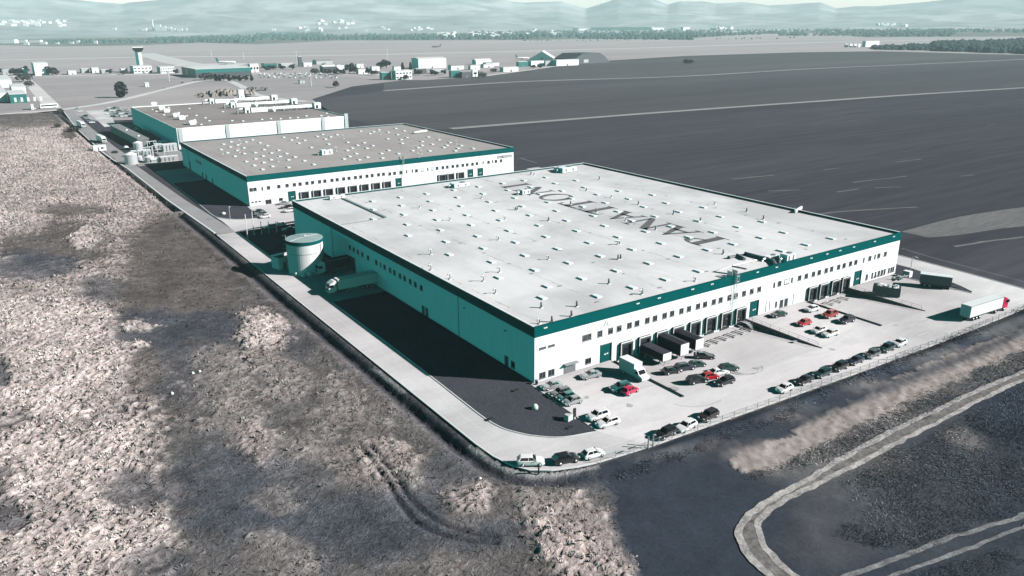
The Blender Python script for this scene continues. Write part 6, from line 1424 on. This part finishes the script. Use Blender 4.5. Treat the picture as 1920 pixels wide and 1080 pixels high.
# ---------------- woods far off: one mass each
def wood(quad, n, hgt, mat, name='far_wood'):
    """quad: (u0, v0top, v0bottom, u1, v1top, v1bottom)"""
    u0, a0, b0, u1, a1, b1 = quad; V = []; F = []
    OCT = np.array([(1, 0, 0), (.5, .87, 0), (-.5, .87, 0), (-1, 0, 0), (-.5, -.87, 0), (.5, -.87, 0), (.6, .3, .75), (-.2, .65, .8), (-.5, -.4, .78), (.3, -.6, .7), (0, 0, 1.05)])
    FO = [(0, 1, 6), (1, 7, 6), (1, 2, 7), (2, 3, 7), (3, 8, 7), (3, 4, 8), (4, 9, 8), (4, 5, 9), (5, 0, 6), (5, 6, 9), (6, 7, 10), (7, 8, 10), (8, 9, 10), (9, 6, 10)]
    for i in range(n):
        s = RNG.random(); u = u0+(u1-u0)*s; v = (a0+(a1-a0)*s)*(1-(q := RNG.random()))+(b0+(b1-b0)*s)*q
        x, y = G(u, v, -1.5); r = hgt*RNG.uniform(.5, 1.1); hh = hgt*RNG.uniform(.6, 1.15); an = RNG.uniform(0, 6); c, s_ = math.cos(an), math.sin(an); o = len(V)*1
        P = OCT*np.array([r, r*RNG.uniform(.7, 1.2), hh]); P = np.c_[P[:, 0]*c-P[:, 1]*s_+x, P[:, 0]*s_+P[:, 1]*c+y, P[:, 2]-1.6]
        o = sum(len(q_) for q_ in V); V.append(P); F.append(np.array(FO)+o)
    return struct(npmesh(name, np.concatenate(V), np.concatenate(F), mat), 'stuff')
M['wood'] = mottled('far_wood_foliage', (.02, .06, .062), (.055, .11, .108), .02, .95); M['woodn'] = mottled('near_wood_foliage', (.015, .035, .042), (.05, .085, .09), .06, .95)
for q, n, h in (((90, 78, 82, 300, 76, 80), 260, 12), ((280, 74, 80, 480, 66, 80), 500, 14), ((480, 60, 75, 600, 60, 76), 520, 16), ((580, 66, 75, 1000, 64, 74), 620, 13), ((640, 70, 75, 900, 70, 74), 240, 11), ((880, 60, 70, 1300, 57, 72), 700, 16), ((1080, 66, 74, 1300, 64, 76), 380, 13),
                ((1280, 60, 71, 1560, 50, 60), 420, 15), ((1530, 50, 62, 1790, 54, 66), 900, 17), ((1460, 64, 68, 1780, 62, 69), 320, 12), ((1740, 46, 60, 1960, 42, 62), 700, 18), ((960, 77, 78, 1220, 74, 76), 60, 5), ((1340, 73, 75, 1500, 71, 73), 26, 6)):
    wood(q, int(n*.7), h*.9, 'wood')
wood((1636, 91, 94, 1760, 84, 97), 260, 9, 'woodn', 'wood'); wood((1750, 84, 97, 1960, 76, 104), 900, 13, 'woodn', 'wood')

# ---------------- far town and works
def hill_pt(u, v):
    d = ray(u, v); n_ = math.hypot(d[0], d[1]); r = np.arange(800, 9400, 12.); x = CP[0]+d[0]/n_*r; y = CP[1]+d[1]/n_*r
    h = np.where(r < RF-200, -1.7, hill_h(x, y)); z = CP[2]+d[2]/n_*r; k = np.nonzero(z < h)[0]
    i = k[0] if len(k) else len(r)-1
    return x[i], y[i], h[i]
def block(label, cat, u, v, w, d, h, group, wall='bwhite', roof=None, name='far_house', rz=None):
    x, y, z = hill_pt(u, v); rz = random.uniform(-.5, .3) if rz is None else rz
    t = thing(name, label, cat, (x, y, z), rz, group); MB().b2(-w/2, w/2, -d/2, d/2, -2.5, h).build('wall', wall, t)
    if roof:
        mb = MB(); mb.v = [(-w/2, -d/2-.5, h), (w/2, -d/2-.5, h), (w/2, d/2+.5, h), (-w/2, d/2+.5, h), (-w/2, 0, h+d*.3), (w/2, 0, h+d*.3)]; mb.f = [(0, 1, 5, 4), (2, 3, 4, 5), (1, 2, 5), (3, 0, 4)]; mb.build('roof', roof, t)
    else: MB().b2(-w/2, w/2, -d/2, d/2, h+.01, h+.8).build('roof', 'broof', t)
    return t
FT = (('white house of the far village beyond the airfield', 'houses of the village beyond the airfield', [(820+random.uniform(0, 140), random.uniform(63, 70)) for _ in range(34)], (22, 14, 9)),
      ('white house of the far village below the long works', 'houses below the long works', [(960+random.uniform(0, 90), random.uniform(58, 68)) for _ in range(10)], (22, 14, 9)),
      ('white house scattered at the foot of the middle hills', 'houses at the foot of the middle hills', [(480+random.uniform(0, 330), random.uniform(52, 59)) for _ in range(22)], (24, 15, 9)),
      ('white house of the village high on the left slope', 'houses on the left slope', [(random.uniform(0, 125), random.uniform(40, 50)) for _ in range(26)], (30, 18, 11)),
      ('white house of the village on the middle slope', 'houses on the middle slope', [(random.uniform(595, 665), random.uniform(38, 48)) for _ in range(12)], (30, 18, 11)),
      ('pale house near the far right wood belts', 'houses near the far right woods', [(random.uniform(1640, 1700), random.uniform(47, 51)) for _ in range(9)]+[(random.uniform(1330, 1390), random.uniform(53, 57)) for _ in range(7)], (26, 16, 10)))
for lb, g_, pts, (w_, d_, h_) in FT:
    for u, v in pts: s = random.uniform(.7, 1.25); block(lb, 'house', u, v, w_*s, d_*s, h_*random.uniform(.7, 1.2), g_, 'bwhite', 'broof')
for k, (u, v, w_, h_, lb) in enumerate(((18, 81, 60, 14, 'largest white hall at the left end of the far airfield edge'), (44, 80, 30, 11, 'white hall second at the far airfield edge'), (50, 84, 18, 9, 'small white hall in front at the far airfield edge'), (68, 80, 46, 10, 'long white hall third at the far airfield edge'), (82, 83, 24, 8, 'low white hall fourth at the far airfield edge'),
    (108, 83, 12, 7, 'small white house alone left on the far airfield edge'), (135, 82, 14, 7, 'flat white house before the dark far trees'), (147, 81.5, 13, 11, 'taller white house before the dark far trees'), (180, 82, 13, 11, 'last white house right before the dark far trees'), (256, 79.5, 14, 6, 'low pale house left of three on the far wood edge'), (264, 79, 15, 6, 'low pale house middle of three on the far wood edge'), (275, 79, 15, 6, 'low pale house right of three on the far wood edge'))):
    block(lb, 'hall' if k < 5 else 'house', u, v, w_, w_*.5, h_, 'white buildings of the far airfield edge', 'bwhite', None, 'far_hall', -.55)
# chimney works on the plain
x, y, z = hill_pt(288, 57); t = thing('chimney', 'tall pale factory chimney far off on the left plain', 'chimney', (x, y, z)); MB().tube([(0, 0, -3), (0, 0, 75)], [6, 4.2], 12).build('shaft', 'bwhite', t); MB().tube([(0, 0, 70), (0, 0, 75.2)], 4.8, 12).build('collar', 'bgrey', t)
for k, (u, w_, h_, lb) in enumerate(((271, 34, 16, 'pale works building left of the far chimney'), (298, 34, 40, 'tallest pale works building right of the far chimney'), (308, 32, 28, 'second works building right of the far chimney'), (319, 26, 24, 'third works building right of the far chimney'), (325, 32, 12, 'low works building right of the far chimney'), (338, 36, 14, 'long low works building right of the far chimney'), (350, 14, 18, 'last small works building right of the far chimney'), (215, 24, 14, 'lonely pale building left of the far works'))):
    block(lb, 'works', u, 57.5 if k < 7 else 56, w_, w_*.7, h_, 'far chimney works', 'bwhite', None, 'works_building', -.5)
for k, (a, b_, h_, lb) in enumerate(((1108, 1222, 26, 'longest white works hall on the far horizon'), (1085, 1104, 20, 'white works hall at the left end of the far horizon hall'), (1222, 1245, 22, 'white works hall joined right to the longest far hall'), (1276, 1281, 24, 'small white works tower right of the far halls'), (960, 1086, 7, 'low white strip of roofs left of the far works'), (1331, 1342, 18, 'far white works block standing apart on the right'))):
    xa, ya, za = hill_pt(a, 57); xb, yb, zb = hill_pt(b_, 57); xb, yb = xa+(xb-xa), ya+(yb-ya); W = math.hypot(xb-xa, yb-ya)
    t = thing('works_hall', lb, 'works', (xa, ya, -1.7), math.atan2(yb-ya, xb-xa), 'far white works'); MB().b2(0, W, 0, 90, -1, h_).build('wall', 'bwhite', t); MB().b2(-2, W+2, -2, 92, h_+.01, h_+2).build('roof', 'broof', t)
# ================================================================== HILLS, AIR, LIGHT, CAMERA
aa = np.linspace(RA[0], RA[-1], 620); rr = np.r_[np.linspace(RF-300, RR, 80), np.linspace(RR+120, RR+2400, 12)]
A_, R_ = np.meshgrid(aa, rr); hx = (CP[0]+np.sin(A_)*R_).ravel(); hy = (CP[1]+np.cos(A_)*R_).ravel()
hz = hill_h(hx, hy); i = np.arange(len(rr)*len(aa)).reshape(len(rr), len(aa))
F = np.stack([i[:-1, :-1], i[1:, :-1], i[1:, 1:], i[:-1, 1:]], -1).reshape(-1, 4)
m, nt, b = newmat('hazy_hill_fields_woods'); M['hills'] = m
tc = N(nt, 'ShaderNodeTexCoord'); mp = N(nt, 'ShaderNodeMapping'); mp.inputs['Scale'].default_value = (1, 1, 1); nt.links.new(tc.outputs['Object'], mp.inputs['Vector'])
vo = N(nt, 'ShaderNodeTexVoronoi'); vo.inputs['Scale'].default_value = .0016; nt.links.new(mp.outputs[0], vo.inputs['Vector'])
sp_ = N(nt, 'ShaderNodeSeparateColor'); nt.links.new(vo.outputs['Color'], sp_.inputs[0])
c1 = ramp(nt, sp_.outputs[0], .35, (.23, .262, .268), .9, (.35, .365, .37), (.62, (.27, .298, .302)))  # haze paleness and blue are mixed into these field and wood colours
c1 = mul(nt, c1, ramp(nt, noise(nt, tc.outputs['Object'], .003, 5), .4, (.6,)*3, .6, (1.1,)*3))
nt.links.new(c1, b.inputs['Base Color']); b.inputs['Roughness'].default_value = .95
struct(npmesh('hills', np.c_[hx, hy, hz], F, 'hills', None, True))

HAZE = .00008
hz_o = MB().b2(-11800, 11800, -2500, 11800, -2.9, 460).build('haze', None); struct(hz_o, 'stuff')
m = bpy.data.materials.new('haze_air'); m.use_nodes = True; nt = m.node_tree
for n in list(nt.nodes):
    if n.type == 'BSDF_PRINCIPLED': nt.nodes.remove(n)
pv = N(nt, 'ShaderNodeVolumePrincipled'); pv.inputs['Color'].default_value = (.76, .92, .94, 1); pv.inputs['Density'].default_value = HAZE; pv.inputs['Anisotropy'].default_value = 0.
out = [n for n in nt.nodes if n.type == 'OUTPUT_MATERIAL'][0]; nt.links.new(pv.outputs[0], out.inputs['Volume'])
hz_o.data.materials.append(m)

SUN_EL, SX, SY = math.radians(28.3), .722, -.692
ld = Vector((-SX*math.cos(SUN_EL), -SY*math.cos(SUN_EL), -math.sin(SUN_EL)))
sun = bpy.data.lights.new('sun', 'SUN'); sun.energy = 5.; sun.angle = math.radians(.5); sun.color = (1., .918, .922)
so = bpy.data.objects.new('sun', sun); COL.objects.link(so); so.rotation_euler = ld.to_track_quat('-Z', 'Y').to_euler(); so.location = (300, -300, 300)

w = bpy.data.worlds.new('World'); SC.world = w; w.use_nodes = True; nt = w.node_tree
bg = [n for n in nt.nodes if n.type == 'BACKGROUND'][0]
sky = N(nt, 'ShaderNodeTexSky'); sky.sky_type = 'NISHITA'; sky.sun_disc = False; sky.sun_elevation = SUN_EL; sky.sun_rotation = math.atan2(SX, SY)
sky.air_density = 1.; sky.dust_density = .6; sky.ozone_density = 1.
tc = N(nt, 'ShaderNodeTexCoord'); sx = N(nt, 'ShaderNodeSeparateXYZ'); nt.links.new(tc.outputs['Generated'], sx.inputs[0])
tint = ramp(nt, sx.outputs[2], .03, (2.2, 1.85, 2.05), .95, (0., .08, .07), (.05, (.2, .9, .75)))
cr = tint.node.color_ramp.elements
for p_, c_ in ((.08, (0., 3.3, 2.65)), (.3, (0., .9, .74)), (.5, (0., .12, .1))):
    e_ = cr.new(p_); e_.color = (*c_, 1)
nt.links.new(mul(nt, sky.outputs[0], tint), bg.inputs['Color']); bg.inputs['Strength'].default_value = .06

cam = bpy.data.cameras.new('camera'); co = bpy.data.objects.new('camera', cam); COL.objects.link(co)
cam.sensor_width = 36.; cam.lens = 36.*FPX/1920; cam.clip_start = .5; cam.clip_end = 40000
mm = Matrix.Identity(4)
for r in range(3):
    mm[r][0] = RT[r]; mm[r][1] = UP[r]; mm[r][2] = -FW[r]; mm[r][3] = CP[r]
co.matrix_world = mm; SC.camera = co
SC.view_settings.view_transform = 'Standard'; SC.view_settings.look = 'None'; SC.view_settings.exposure = .85; SC.view_settings.gamma = 1.
SC.cycles.max_bounces = 6; SC.cycles.diffuse_bounces = 0; SC.cycles.volume_bounces = 1; SC.cycles.use_denoising = True
